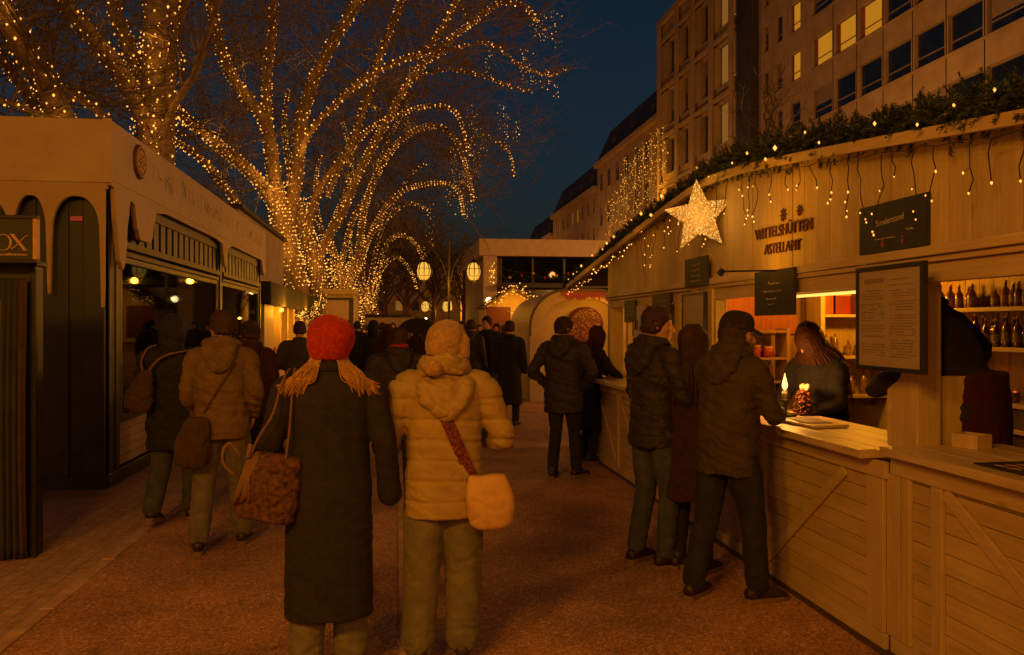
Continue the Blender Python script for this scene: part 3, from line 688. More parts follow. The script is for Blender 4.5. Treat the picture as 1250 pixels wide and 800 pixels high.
# vendors
p11 = person('person', 'vendor with long auburn hair bent forward inside the booth behind the candle', loc=(3.10, 5.60, -.02), rz=R(112), H=1.68, fine=.010, lean=.22, head=(0, R(22), 0),
             arms=[((-.25, .12, 1.16), (-.12, .36, 1.12)), ((.25, .12, 1.16), (.12, .36, 1.12))], top='coat', hem=.8, hair='fall', hairm='redh', hairlen=.42, seed=12.4)
p12 = person('person', 'vendor dressed in black with a maroon apron, half hidden by the framed menu', loc=(2.96, 3.90, .20), rz=R(38), H=1.80, fine=.010, lean=.36, head=(0, R(8), 0),
             arms=[((-.30, .10, 1.20), (-.18, .34, 1.15)), ((.40, -.04, 1.22), (.33, .16, 1.20))], top='coat', hem=.95, width=1.30, trousers='maroon', hair='short', hairm='brownh', seed=13.5, hands=False)
mb = MB(); torso(mb, [(0, .01, .42, .25, .19), (0, .01, .7, .25, .20), (0, .01, .95, .25, .20), (0, .01, 1.17, .235, .185)], 24, 4)
link('apron', remesh(mb, .012, lambda p: V(p) * (1.74 / 1.72), folds(.006, 12, 3, 5), 3), M['maroon'], p12)
p13 = person('person', 'dark haired person in a long black coat in front of the red stall', 622, 13.2, rz=R(-20), H=1.70, fine=.016, top='navy', hem=.36, flare=.14, hair='short', seed=14.1, face=True, hands=False)
p14 = person('person', 'broad person in a black jacket and orange scarf, seen between the two women', 487, 7.6, rz=R(5), H=1.60, fine=.013, top='darkj', hem=.72, width=1.25, hair='short', hood='down', scarf='knit_red', seed=15.2, hands=False,
             arms=[((-.31, .0, 1.13), (-.22, .16, 1.0)), ((.31, .0, 1.13), (.22, .16, 1.0))])
# umbrella carried in the crowd
u = atD(510, 10.5)
um = thing('umbrella', 'open black umbrella held up in the crowd behind the tan bobble hat', 'umbrella', (u.x, u.y, 1.25))
mb = MB(); ns = 8; vs = [(u.x, u.y, 1.72)]; fs = []
for j, (r_, z) in enumerate(((.09, 1.71), (.18, 1.67), (.25, 1.60), (.30, 1.52))):
    for i in range(16):
        a = 2 * math.pi * i / 16; q = 1 if i % 2 == 0 else .965; vs.append((u.x + r_ * q * math.cos(a), u.y + r_ * q * math.sin(a), z + (.012 if (i % 2 and j == 3) else 0)))
for i in range(16): fs.append((0, 1 + i, 1 + (i + 1) % 16))
for j in range(3):
    for i in range(16): fs.append((1 + j * 16 + i, 1 + j * 16 + (i + 1) % 16, 17 + j * 16 + (i + 1) % 16, 17 + j * 16 + i))
mb.add(vs, fs); o = mb.build('canopy', M['coat'], um); so_ = o.modifiers.new('s', 'SOLIDIFY'); so_.thickness = .004
mb = MB(); mb.tube([(u.x, u.y, 1.0), (u.x, u.y, 1.75)], .006, 6); mb.build('shaft', M['metal'], um)
# ---------------------------------------------------------------- the crowd further off
arch = []
def A_(**k): arch.append(k)
far = dict(fine=.02, hands=False, face=False)
crowd = [
 (456, 15.0, 0, 0, 'person in a black hooded coat right beside the shoulder of the red hatted woman'),
 (366, 11.0, 1, 10, 'person in a grey green coat by the lit stall openings on the kiosk side'),
 (575, 14.5, 2, -30, 'person in a dark jacket just past the tan bobble hat'),
 (595, 15.5, 3, 150, 'tall person in a dark coat facing the camera before the red banner'),
 (467, 19.0, 2, 20, 'person in a dark jacket behind the black hooded coat in the crowd'),
 (474, 14.0, 4, 0, 'person in a brown coat close to the black umbrella'),
 (606, 18.0, 2, 170, 'person in a dark jacket between the tall one and the long black coat'),
 (640, 20.0, 4, -60, 'person in a brown coat leaning at the red stall counter'),
 (509, 18.5, 4, 5, 'person in a brown coat half hidden by the black umbrella'),
 (563, 18.5, 0, 190, 'person in a black coat walking towards the camera past the street lamp'),
 (447, 23.0, 1, 30, 'small figure in a grey coat in the crowd near the low stall'),
 (436, 19.0, 3, -10, 'dark figure in the crowd right of the flat roofed stall'),
 (524, 24.0, 3, 0, 'small dark figure in the crowd under the double street lamp'),
 (553, 27.0, 2, 90, 'small figure beneath the far lantern of the street lamp'),
 (585, 24.0, 1, 200, 'small grey figure in the crowd in front of the pavilion column'),
 (480, 26.0, 3, 180, 'small dark figure in the crowd before the low roofed stall'),
 (495, 30.0, 2, 0, 'tiny figure in the crowd beyond the black umbrella'),
 (614, 27.0, 4, 120, 'small brown figure at the side of the red stall'),
 (541, 33.0, 0, 180, 'tiny dark figure far down the aisle beside the lamp post'),
 (630, 25.0, 0, -90, 'small dark figure ordering at the red stall'),
 (460, 31.0, 1, 0, 'tiny grey figure deep in the crowd before the low roofed stall'),
 (570, 34.0, 4, 0, 'tiny brown figure far down the aisle below the pavilion'),
 (425, 25.0, 0, 0, 'small dark figure beside the hanging lit garland of the flat roofed stall'),
]
specs = [
 dict(top='navy', hem=.45, flare=.08, hood='up', seed=1, H=1.70, width=1.08),
 dict(top='grey', hem=.75, hair='short', seed=2, H=1.68, width=1.1, arms=fwd),
 dict(top='darkj', hem=.76, hair='short', hood='down', seed=3, H=1.73, legs=pose_walk(.15, 1)),
 dict(top='coat', hem=.55, hair='short', hat='beanie', hatm='cap', seed=4, H=1.80),
 dict(top='wine', hem=.5, flare=.1, hair='long', hairm='redh', seed=5, H=1.64, legs=pose_walk(.12, -1)),
]
protos = {}
for (u_, D_, k_, rz_, lab) in crowd:
    g = atD(u_, D_)
    if k_ not in protos:
        protos[k_] = person('person', lab, loc=(g.x, g.y, 0), rz=R(rz_), group='people in the crowd down the aisle', **far, **specs[k_])
    else:
        dup(protos[k_], (g.x, g.y, 0), R(rz_), lab, scale=random.uniform(.95, 1.04))
# ================================================================ SETTING
rnd = random.Random(3)
def textmesh(name, s, size, mat, parent, M4, extrude=.004, sx=1.0, space=1.0):
    cu = bpy.data.curves.new(name, 'FONT'); cu.body = s; cu.size = size; cu.extrude = extrude; cu.align_x = 'CENTER'; cu.align_y = 'CENTER'; cu.space_character = space
    o = bpy.data.objects.new('t', cu); COL.objects.link(o); dg = bpy.context.evaluated_depsgraph_get()
    me = bpy.data.meshes.new_from_object(o.evaluated_get(dg)); bpy.data.objects.remove(o)
    me.transform(Matrix.Diagonal((sx, 1, 1, 1))); me.transform(Matrix.Translation(-V(parent.location)) @ M4 if parent else M4)
    r = link(name, me, mat); r.parent = parent; return r
def wallM(x, y, z, rot=0):   # facing -X
    A = Matrix(((0, 0, -1), (-1, 0, 0), (0, 1, 0))).to_4x4()
    return Matrix.Translation((x, y, z)) @ A @ Matrix.Rotation(rot, 4, 'Z')
def facM(x, y, z):           # facing -Y
    return Matrix.Translation((x, y, z)) @ Matrix(((1, 0, 0), (0, 0, -1), (0, 1, 0))).to_4x4()
def kindname(o, k): o['kind'] = k; return o
# ---------------- ground
def ground_mat():
    m, nt, b, out = newmat('asphalt_grit')
    co = coords(nt)
    v1 = N(nt, 'ShaderNodeTexVoronoi', Scale=95); nt.links.new(co, v1.inputs['Vector'])
    v2 = N(nt, 'ShaderNodeTexVoronoi', Scale=38); nt.links.new(co, v2.inputs['Vector'])
    n1 = N(nt, 'ShaderNodeTexNoise', Scale=.55, Detail=6, Roughness=.6); nt.links.new(co, n1.inputs['Vector'])
    n2 = N(nt, 'ShaderNodeTexNoise', Scale=28, Detail=6, Roughness=.75); nt.links.new(co, n2.inputs['Vector'])
    base = ramp(nt, n1.outputs[0], [(.32, (.42, .225, .11)), (.52, (.52, .275, .135)), (.72, (.62, .33, .16))])
    st = N(nt, 'ShaderNodeSeparateColor'); nt.links.new(v1.outputs['Color'], st.inputs[0])
    sr = ramp(nt, st.outputs[0], [(0, (.40, .38, .36)), (.75, (1, 1, 1)), (.93, (1.0, 1.0, 1.0)), (1, (1, 1, 1))])
    mx = N(nt, 'ShaderNodeMixRGB', blend_type='MULTIPLY'); mx.inputs[0].default_value = .9; nt.links.new(base, mx.inputs[1]); nt.links.new(sr, mx.inputs[2])
    lt = ramp(nt, st.outputs[1], [(.84, (0, 0, 0)), (.95, (.28, .21, .14))])
    ad = N(nt, 'ShaderNodeMixRGB', blend_type='ADD'); ad.inputs[0].default_value = 1; nt.links.new(mx.outputs[0], ad.inputs[1]); nt.links.new(lt, ad.inputs[2])
    nr = ramp(nt, n2.outputs[0], [(.3, (.70, .68, .66)), (.6, (1.15, 1.15, 1.15))])
    n5 = N(nt, 'ShaderNodeTexNoise', Scale=1.1, Detail=8, Roughness=.7, Distortion=.4); nt.links.new(co, n5.inputs['Vector'])
    m5 = N(nt, 'ShaderNodeMixRGB', blend_type='MULTIPLY'); m5.inputs[0].default_value = 1; nt.links.new(ad.outputs[0], m5.inputs[1]); nt.links.new(ramp(nt, n5.outputs[0], [(.34, (.62, .60, .59)), (.47, (.88, .88, .88)), (.62, (1.12, 1.12, 1.12))]), m5.inputs[2])
    m2 = N(nt, 'ShaderNodeMixRGB', blend_type='MULTIPLY'); m2.inputs[0].default_value = .8; nt.links.new(m5.outputs[0], m2.inputs[1]); nt.links.new(nr, m2.inputs[2])
    nt.links.new(m2.outputs[0], b.inputs['Base Color'])
    h = N(nt, 'ShaderNodeMath', operation='ADD'); nt.links.new(v1.outputs['Distance'], h.inputs[0]); nt.links.new(n2.outputs[0], h.inputs[1])
    bp = N(nt, 'ShaderNodeBump', Strength=.6, Distance=.006); nt.links.new(h.outputs[0], bp.inputs['Height']); nt.links.new(bp.outputs[0], b.inputs['Normal'])
    b.inputs['Roughness'].default_value = .72; b.inputs['Specular IOR Level'].default_value = .35
    return m
GM = ground_mat()
mb = MB(); mb.add([(-600, -100, 0), (600, -100, 0), (600, 900, 0), (-600, 900, 0)], [(0, 1, 2, 3)])
kindname(mb.build('ground', GM), 'structure')
def sett_mat():
    m, nt, b, out = newmat('brick_setts'); co = coords(nt)
    br = N(nt, 'ShaderNodeTexBrick'); br.inputs['Scale'].default_value = 1; br.inputs['Brick Width'].default_value = .20; br.inputs['Row Height'].default_value = .10; br.inputs['Mortar Size'].default_value = .004
    br.inputs['Color1'].default_value = (.54, .34, .19, 1); br.inputs['Color2'].default_value = (.44, .28, .16, 1); br.inputs['Mortar'].default_value = (.27, .17, .10, 1)
    mp = N(nt, 'ShaderNodeMapping'); mp.inputs['Rotation'].default_value = (0, 0, R(90)); nt.links.new(co, mp.inputs[0]); nt.links.new(mp.outputs[0], br.inputs['Vector'])
    n = N(nt, 'ShaderNodeTexNoise', Scale=14, Detail=6, Roughness=.7); nt.links.new(co, n.inputs['Vector'])
    mx = N(nt, 'ShaderNodeMixRGB', blend_type='MULTIPLY'); mx.inputs[0].default_value = .8; nt.links.new(br.outputs[0], mx.inputs[1]); nt.links.new(ramp(nt, n.outputs[0], [(.25, (.38, .36, .34)), (.62, (1, 1, 1))]), mx.inputs[2])
    nt.links.new(mx.outputs[0], b.inputs['Base Color'])
    h = N(nt, 'ShaderNodeMath', operation='SUBTRACT'); nt.links.new(n.outputs[0], h.inputs[0]); nt.links.new(br.outputs['Fac'], h.inputs[1])
    bp = N(nt, 'ShaderNodeBump', Strength=.6, Distance=.008); nt.links.new(h.outputs[0], bp.inputs['Height']); nt.links.new(bp.outputs[0], b.inputs['Normal'])
    b.inputs['Roughness'].default_value = .7; return m
mb = MB(); mb.add([(-2.62, -10, .004), (-2.02, -10, .004), (-2.02, 60, .004), (-2.62, 60, .004)], [(0, 1, 2, 3)])
kindname(mb.build('paved_path', sett_mat()), 'structure')
M['kerb'] = surf('kerb_stone', (.46, .29, .17), .8, 6, .3, .4, 40)
mb = MB(); y = -4.0
while y < 45:
    mb.box(-2.014, -1.93, y, y + .98, -.05, .012 + rnd.uniform(-.002, .002)); y += 1.0
kindname(mb.build('kerb', M['kerb'], bevel=.005), 'structure')
mb = MB(); y = -3.0
while y < 45:
    mb.box(.02, .095, y, y + .985, -.05, .008 + rnd.uniform(-.002, .002)); y += 1.0
kindname(mb.build('paving_strip', M['kerb'], bevel=.004), 'structure')

# ================================================================ LONG TIMBER BOOTH (right)
W = 2.55
def gz(Y): return 2.855 - .12 * math.sqrt((Y - 6.15) ** 2 + .35)
bt = thing('market_booth', 'long cream timber market booth with a shallow gable and serving counters', 'booth', (W, 6, 0))
mb = MB(); y = .6; i = 0
while y < 9.6:
    w = .152; o = rnd.uniform(-.003, .003)
    y1 = min(y + w - .005, 9.68); a, b_ = gz(y) - .01, gz(y1) - .01
    mb.add([(W + o, y, 2.0), (W + o, y1, 2.0), (W + o, y1, b_), (W + o, y, a), (W + .03, y, 2.0), (W + .03, y1, 2.0), (W + .03, y1, b_), (W + .03, y, a)],
           [(0, 3, 2, 1), (4, 5, 6, 7), (0, 1, 5, 4), (1, 2, 6, 5), (2, 3, 7, 6), (3, 0, 4, 7)]); y += w
mb.build('gable_boards', M['cream'], bt)
mb = MB(); ys = [.6 + .5 * k for k in range(23)]
for k in range(18):
    a, b_ = ys[k], ys[k + 1]
    mb.add([(W + .034, a, 2.0), (W + .034, b_, 2.0), (W + .034, b_, gz(b_) - .02), (W + .034, a, gz(a) - .02)], [(0, 1, 2, 3)])
mb.build('gable_backing', M['darkwood'], bt)
mb = MB()
for k in range(22):
    a, b_ = ys[k], ys[k + 1]
    for (x0, x1, d0, d1) in ((W - .12, W - .09, -.045, .012), (W - .09, W + .05, -.02, .010)):
        mb.add([(x0, a, gz(a) + d0), (x1, a, gz(a) + d0), (x1, b_, gz(b_) + d0), (x0, b_, gz(b_) + d0), (x0, a, gz(a) + d1), (x1, a, gz(a) + d1), (x1, b_, gz(b_) + d1), (x0, b_, gz(b_) + d1)],
               [(0, 3, 2, 1), (4, 5, 6, 7), (0, 1, 5, 4), (2, 3, 7, 6), (0, 4, 7, 3), (1, 2, 6, 5)])
mb.build('bargeboard', M['trim'], bt)
mb = MB()
for k in range(22):
    a, b_ = ys[k], ys[k + 1]
    mb.add([(W + .05, a, gz(a)), (4.6, a, gz(a)), (4.6, b_, gz(b_)), (W + .05, b_, gz(b_)), (W + .05, a, gz(a) + .05), (4.6, a, gz(a) + .05), (4.6, b_, gz(b_) + .05), (W + .05, b_, gz(b_) + .05)],
           [(0, 3, 2, 1), (4, 5, 6, 7), (0, 1, 5, 4), (2, 3, 7, 6), (1, 2, 6, 5)])
mb.build('roof', M['slate'], bt)
mb = MB(); mb.box(W - .05, W - .002, .6, 9.70, 1.955, 2.0); mb.box(W - .028, W + .04, .6, 9.69, 1.925, 1.953); mb.build('rail', M['trim'], bt, bevel=.004)
mb = MB()
for a, b_ in ((.6, 3.67), (3.92, 6.30), (6.78, 9.5)): mb.box(W - .005, W + .05, a, b_, 1.83, 1.923)
mb.build('header', M['trim'], bt, bevel=.003)
def post(y0, y1, x0=W - .03, x1=W + .10, z0=0, z1=1.925, grooves=2):
    mb = MB(); w = (y1 - y0) / grooves
    for g in range(grooves): mb.box(x0 + (.0 if g % 2 == 0 else .012), x1, y0 + g * w + .002, y0 + (g + 1) * w - .002, z0, z1)
    return mb.build('post', M['post'], bt, bevel=.006)
post(3.68, 3.92); post(6.30, 6.78, grooves=3); post(9.50, 9.66, W - .02, W + .14); post(.6, .8)
mb = MB(); mb.box(W + .0, W + .16, 9.47, 9.69, 1.0, 1.06); mb.box(W + .0, W + .16, 9.47, 9.69, 1.86, 1.95); mb.build('capital', M['post'], bt, bevel=.008)
mb = MB(); mb.box(W + .102, W + .30, 3.72, 3.76, 1.03, 1.37); mb.box(W + .105, W + .145, 3.762, 3.82, 1.03, 1.37); mb.build('side_panel', M['cream'], bt, bevel=.003)
for (a, b_) in ((3.93, 3.955), (6.265, 6.295)):
    mb = MB(); mb.box(W - .012, W + .06, a, b_, 1.0, 1.828); mb.build('window_frame', M['trim'], bt, bevel=.002)
for (a, b_) in ((7.45, 7.52), (8.15, 8.22), (8.85, 8.92)): MB().box(W + .01, W + .06, a, b_, 1.0, 1.828).build('window_frame', M['trim'], bt, bevel=.003)
# counters
def counter(y0, y1, x, ztop, stiles, braces, name='counter_front'):
    mb = MB(); z = .07
    while z < ztop - .10:
        o = rnd.uniform(-.001, .001); mb.box(x + .014 + o, x + .035, y0 + .02, y1 - .02, z, min(z + .086, ztop - .06)); z += .090
    mb.build('cladding', M['creamH'], bt)
    mb = MB(); mb.box(x + .037, x + .05, y0, y1, .02, ztop - .04); mb.build('backing', M['darkwood'], bt)
    for (a, b_) in stiles:
        q = MB(); q.box(x - .010, x + .013, a, b_, .105, ztop - .135); q.build('stile', M['post'], bt, bevel=.003)
    q = MB(); q.box(x - .012, x + .014, y0, y1, ztop - .133, ztop - .05); q.build('upper_rail', M['trim'], bt, bevel=.003)
    q = MB(); q.box(x - .012, x + .014, y0, y1, .03, .103); q.build('lower_rail', M['trim'], bt, bevel=.003)
    for (ya, za, yb, zb) in braces:
        q = MB(); q.beam((x + .002, ya, za), (x + .002, yb, zb), .016, .062, up=(0, 0, 1)); q.build('brace', M['trim'], bt, bevel=.003)
cx = 2.385
counter(.6, 3.705, cx + .02, 1.03, [(.60, .68), (2.0, 2.07), (3.33, 3.40), (3.56, 3.62), (3.635, 3.735)], [(3.32, .88, 2.10, .13), (1.98, .88, .72, .13)])
counter(3.72, 9.66, cx, 1.0, [(3.74, 3.88), (5.04, 5.14), (6.42, 6.50), (7.66, 7.74), (8.60, 8.67), (9.56, 9.65)], [(4.10, .85, 5.02, .12), (6.38, .85, 5.18, .12), (6.56, .12, 7.62, .85), (8.57, .85, 7.78, .12), (8.70, .12, 9.53, .85)])
mb = MB(); mb.box(cx - .02, cx + .06, .6, 9.68, 0, .028); mb.build('plinth', M['darkwood'], bt)
def slab(y0, y1, x0, x1, z):
    mb = MB(); n = 4; w = (x1 - x0) / n
    for g in range(n): mb.box(x0 + g * w + .0015, x0 + (g + 1) * w - .0015, y0, y1, z - .042, z)
    return mb.build('counter_top', M['top'], bt, bevel=.004)
slab(.6, 3.70, 2.33, 2.98, 1.035); slab(3.80, 9.70, 2.29, 2.90, 1.0)
# interior
mb = MB(); y = .6
while y < 6.6: mb.box(4.30, 4.33, y, y + .145, .02, 2.4); y += .15
mb.build('back_wall', M['inwood'], bt)
mb = MB(); x = 2.62
while x < 4.3: mb.box(x, x + .115, 6.86, 6.89, .02, 2.45); x += .12
mb.build('partition', M['inwood'], bt)
mb = MB(); mb.box(W + .12, 4.3, .6, 11.0, 0, .02); mb.build('booth_floor', M['darkwood'], bt)
mb = MB(); mb.box(4.34, 4.38, .6, 11.0, .02, 2.3); mb.build('rear_wall', M['darkwood'], bt)
mb = MB(); x = 2.62
mb.box(2.64, 4.3, .64, .67, .02, 2.2); mb.build('end_wall', M['inwood'], bt)
mb = MB(); y = 6.92
while y < 9.6: mb.box(3.12, 3.15, y, y + .19, .02, 1.92); y += .195
mb.build('inner_panel', M['cream'], bt)
mb = MB(); mb.box(2.68, 3.52, 6.835, 6.858, 1.55, 1.90); mb.build('valance_board', M['redwood'], bt)
# back shelves + bottles
for z in (1.75, 1.475, 1.10, .93):
    mb = MB(); mb.box(4.06, 4.298, 3.4, 6.3, z - .03, z); mb.build('shelf', M['trim'], bt, bevel=.003)
def bottle(name, lab, cat, group, x, y, z, h, r, mat, seed=0):
    t = thing(name, lab, cat, (x, y, z), 0, group)
    mb = MB(); mb.lathe((x, y, z), [(r * .9, 0), (r, .01), (r, h * .55), (r * .75, h * .66), (r * .34, h * .76), (r * .32, h * .92)], 10); mb.build('glass_body', mat, t, smooth=True)
    mb = MB(); mb.lathe((x, y, z + h * .92), [(r * .38, 0), (r * .38, h * .08)], 8); mb.build('cap', M['gold'], t)
    mb = MB(); mb.lathe((x, y, z + h * .16), [(r * 1.02, 0), (r * 1.02, h * .28)], 10); mb.build('label', M['label'], t)
    return t
def row(proto, pts, label, group):
    for k, p in enumerate(pts):
        if k == 0: proto.location = p
        else:
            o = dup(proto, p, rnd.uniform(0, 6), label, group); s = rnd.uniform(.8, 1.15); o.scale = (s, s, rnd.uniform(.68, 1.12))
    return
g1 = 'bottles on the upper back shelf'; L1 = 'small brown bottle on the upper back shelf of the booth'
b0 = bottle('bottle', L1, 'bottle', g1, 0, 0, 0, .17, .032, M['bottle2'])
row(b0, [(4.16 + rnd.uniform(-.03, .03), 4.72 + .085 * k + rnd.uniform(-.01, .01) + (.1 if k > 6 else 0), 1.7505) for k in range(13)], L1, g1)
g2 = 'bottles on the second back shelf'; L2 = 'slim dark bottle on the crowded second back shelf'
b0 = bottle('bottle', L2, 'bottle', g2, 0, 0, 0, .215, .028, M['bottle'])
row(b0, [(4.12 + .10 * (k % 2), 4.55 + .05 * k, 1.4755) for k in range(22)], L2, g2)
g3 = 'glasses on the low shelf'; L3 = 'small glass with a red light in it on the low back shelf'
t = thing('candle_glass', L3, 'candle glass', (4.14, 5.0, 1.101)); mb = MB(); mb.lathe((4.14, 5.0, 1.101), [(.028, 0), (.035, .07), (.033, .07), (.026, .01)], 12); mb.build('glass', M['bottle2'], t, smooth=True)
mb = MB(); ell(mb, (4.14, 5.0, 1.16), (.014, .014, .022)); mb.build('flame', M['redglow'], t)
for k, (y, h) in enumerate(((4.75, .09), (4.86, .12), (5.14, .1), (5.28, .13))):
    o = bottle('jar', ('squat jar', 'taller jar', 'round jar', 'tall capped jar')[k] + ' near the red candle glass on the low back shelf', 'jar', None, 4.16, y, 1.101, h, .038, M['bottle'])
bx = thing('crate', 'dark crate with pale printed marks on the lowest back shelf', 'crate', (4.17, 5.02, .931)); mb = MB(); mb.box(4.08, 4.27, 4.82, 5.22, .931, 1.06); mb.build('box_body', M['darkwood'], bx, bevel=.004)
mb = MB()
for k in range(4): mb.box(4.076, 4.0795, 4.96 + .03 * k, 4.975 + .03 * k, .97, 1.03)
mb.box(4.076, 4.0795, 4.95, 5.08, 1.036, 1.042); mb.build('printed_mark', M['gold'], bx)
# cabinet on the partition
cb = thing('display_cabinet', 'lit wooden display cabinet against the partition behind the auburn haired vendor', 'cabinet', (3.92, 6.72, 0))
mb = MB(); mb.box(3.62, 3.66, 6.60, 6.855, .02, 2.05); mb.box(4.24, 4.28, 6.60, 6.855, .02, 2.05); mb.box(3.66, 4.24, 6.83, 6.855, .02, 2.05); mb.build('carcass', M['post'], cb, bevel=.003)
for z in (1.02, 1.36, 1.72, 2.01): mb = MB(); mb.box(3.66, 4.24, 6.60, 6.828, z - .025, z); mb.build('shelf', M['post'], cb, bevel=.002)
k = 0
gL = 'goods in the lit cabinet'
b0 = bottle('bottle', 'amber bottle in the lit display cabinet', 'bottle', gL, 0, 0, 0, .20, .034, M['bottle2'])
row(b0, [(3.73 + .105 * k, 6.72 + .03 * (k % 2), 1.3605) for k in range(5)] + [(3.74 + .12 * k, 6.74, 1.0205) for k in range(4)], 'amber bottle in the lit display cabinet', gL)
for k, (x, w, h, mt, lb) in enumerate(((3.72, .10, .20, 'redwood', 'red brown tin standing on the cabinet top shelf'), (3.86, .14, .16, 'red', 'bright red gift box on the cabinet top shelf'), (4.03, .08, .21, 'redwood', 'tall narrow carton at the outer end of the cabinet shelf'))):
    t = thing('gift_box', lb, 'box', (x, 6.72, 1.72)); mb = MB(); mb.box(x - w / 2, x + w / 2, 6.66, 6.80, 1.7205, 1.72 + h); mb.build('box_body', M[mt], t, bevel=.004); mb = MB(); mb.box(x - w / 2 - .003, x + w / 2 + .003, 6.657, 6.803, 1.72 + h, 1.72 + h + .02); mb.build('lid', M['gold'], t, bevel=.002)
# low rack with red jars, behind the man in the cap
rk = thing('goods_rack', 'wooden rack against the partition stacked with red jars, next to the counter', 'rack', (2.98, 6.7, 0))
mb = MB()
for x in (2.70, 3.30): mb.box(x, x + .03, 6.58, 6.80, .02, 1.60)
for z in (.95, 1.15, 1.35, 1.58): mb.box(2.73, 3.30, 6.58, 6.80, z - .02, z)
mb.build('frame', M['inwood'], rk, bevel=.002)
gJ = 'red jars on the rack'; LJ = 'red jar with a pale lid on the rack beside the partition'
t0 = thing('jar', LJ, 'jar', (0, 0, 0), 0, gJ); mb = MB(); mb.lathe((0, 0, 0), [(.036, 0), (.042, .015), (.042, .09), (.032, .105)], 10); mb.build('glass_body', M['red'], t0, smooth=True); mb = MB(); mb.lathe((0, 0, .105), [(.035, 0), (.035, .02)], 10); mb.build('lid', M['gold'], t0)
row(t0, [(2.79 + .095 * k, 6.68 + rnd.uniform(-.03, .03), z + .0005) for z in (.95, 1.15, 1.35) for k in range(5)], LJ, gJ)
# warm strip light under the header and bulbs inside
def lampobj(kind, name, loc, energy, size=.08, col=(1, .36, .012)):
    l = bpy.data.lights.new(name, kind); l.energy = energy; l.color = col
    if kind == 'POINT': l.shadow_soft_size = size
    if kind == 'SPOT': l.shadow_soft_size = size; l.spot_size = R(95); l.spot_blend = .9
    o = bpy.data.objects.new(name, l); COL.objects.link(o); o.location = loc; return o
st = thing('strip_light', 'thin warm strip light under the booth header above the lit cabinet side', 'strip light', (W + .08, 4.9, 1.82))
mb = MB(); mb.tube([(W + .085, 4.0, 1.815), (W + .085, 5.15, 1.815)], .009, 8); mb.build('tube', M['strip'], st)
mb = MB(); mb.box(W + .065, W + .105, 3.98, 5.17, 1.826, 1.84); mb.build('housing', M['trim'], st)
for (x, y, z, e, lb) in ((3.75, 6.10, 2.06, 32, 'bare warm bulb hanging before the lit cabinet'), (2.95, 6.35, 2.10, 12, 'bare warm bulb hanging over the red jars'), (3.3, 2.3, 2.05, 2.0, 'bare warm bulb hanging in the near bay of the booth'), (2.86, 8.3, 1.90, 5, 'bare warm bulb in the closed far bay of the booth')):
    t = thing('ceiling_bulb', lb, 'lamp', (x, y, z)); mb = MB(); ell(mb, (x, y, z - .05), (.028, .028, .036)); mb.build('bulb', M['strip'], t, smooth=True); mb = MB(); mb.tube([(x, y, z - .02), (x, y, gz(y) - .02)], .004, 5); mb.build('cord', M['wire'], t)
    lampobj('POINT', 'booth_light', (x, y, z - .12), e, .05)

# ---------------- signs on the booth
def chalk(name, mb, rnd, c, w, h, n, amp=1.0):
    """hand written illegible scribble in wall coordinates (y to z); c=(x,y,z)"""
    x, y, z = c; pts = []
    for i in range(n):
        s = i / (n - 1); pts.append((x, y + w / 2 - w * s, z + h * (.5 * math.sin(i * 2.1) + .4 * rnd.uniform(-1, 1))))
    mb.tube(pts, .0022, 4)
def board(lab, y0, y1, z0, z1, x, mat='board', frame=None, cat='sign', name='chalk_board', fw=.02):
    t = thing(name, lab, cat, (x, (y0 + y1) / 2, z0))
    mb = MB(); mb.box(x, x + .018, y0 + (fw if frame else 0), y1 - (fw if frame else 0), z0 + (fw if frame else 0), z1 - (fw if frame else 0)); mb.build('panel', M[mat], t)
    if frame:
        q = MB(); q.box(x - .008, x + .022, y0, y1, z1 - fw, z1); q.box(x - .008, x + .022, y0, y1, z0, z0 + fw); q.box(x - .008, x + .022, y0, y0 + fw, z0 + fw, z1 - fw); q.box(x - .008, x + .022, y1 - fw, y1, z0 + fw, z1 - fw); q.build('frame', M[frame], t, bevel=.002)
    return t
def span(u0, u1, x): return atX(u1, 398, x).y, atX(u0, 398, x).y
# large board on the gable
x = W - .03; y0, y1 = span(1049, 1131, x); t = board('large blackboard sign on the gable boards above the framed menu', y0, y1, 2.006, 2.262, x); ym = (y0 + y1) / 2
textmesh('lettering', 'Sonderstand', .046, M['chalk'], t, wallM(x - .001, ym + .01, 2.165, R(3)), .0005, 1.05)
mb = MB(); chalk('c', mb, rnd, (x - .001, ym - .16, 2.10), .06, .012, 7); chalk('c', mb, rnd, (x - .001, ym + .05, 2.075), .18, .004, 9); mb.build('chalk_line', M['chalk'], t)
for dy, s in ((.07, 1), (-.10, .8)):
    mb = MB(); mb.tube([(x, ym + dy, 2.045), (x - .002, ym + dy, 2.045)], .015 * s, 12); mb.tube([(x, ym + dy, 2.068), (x - .002, ym + dy, 2.068)], .009 * s, 10); mb.build('red_motif', M['red'], t)
# board under the star
x = W - .07; y0, y1 = span(836, 863, x); t = board('small dark slate sign below the illuminated star', y0, y1, 1.955, 2.19, x)
mb = MB()
for k in range(4): chalk('c', mb, rnd, (x - .001, (y0 + y1) / 2, 2.13 - .045 * k), .20, .012, 12)
mb.build('chalk_line', M['chalk'], t)
# chalk sign lit at its foot
x = W - .075; y0, y1 = span(921, 969, x); t = board('chalk sign left of the lit cabinet, a glow on its lower half', y0, y1, 1.69, 1.99, x)
t['label'] = 'square chalk sign hanging above the candle, glowing at its lower edge'
mb = MB(); ym = (y0 + y1) / 2
chalk('c', mb, rnd, (x - .001, ym - .01, 1.90), .17, .016, 14); chalk('c', mb, rnd, (x - .001, ym + .01, 1.85), .27, .014, 20); chalk('c', mb, rnd, (x - .001, ym + .03, 1.80), .15, .012, 12); chalk('c', mb, rnd, (x - .001, ym + .03, 1.765), .10, .010, 8)
mb.build('chalk_line', M['chalk'], t)
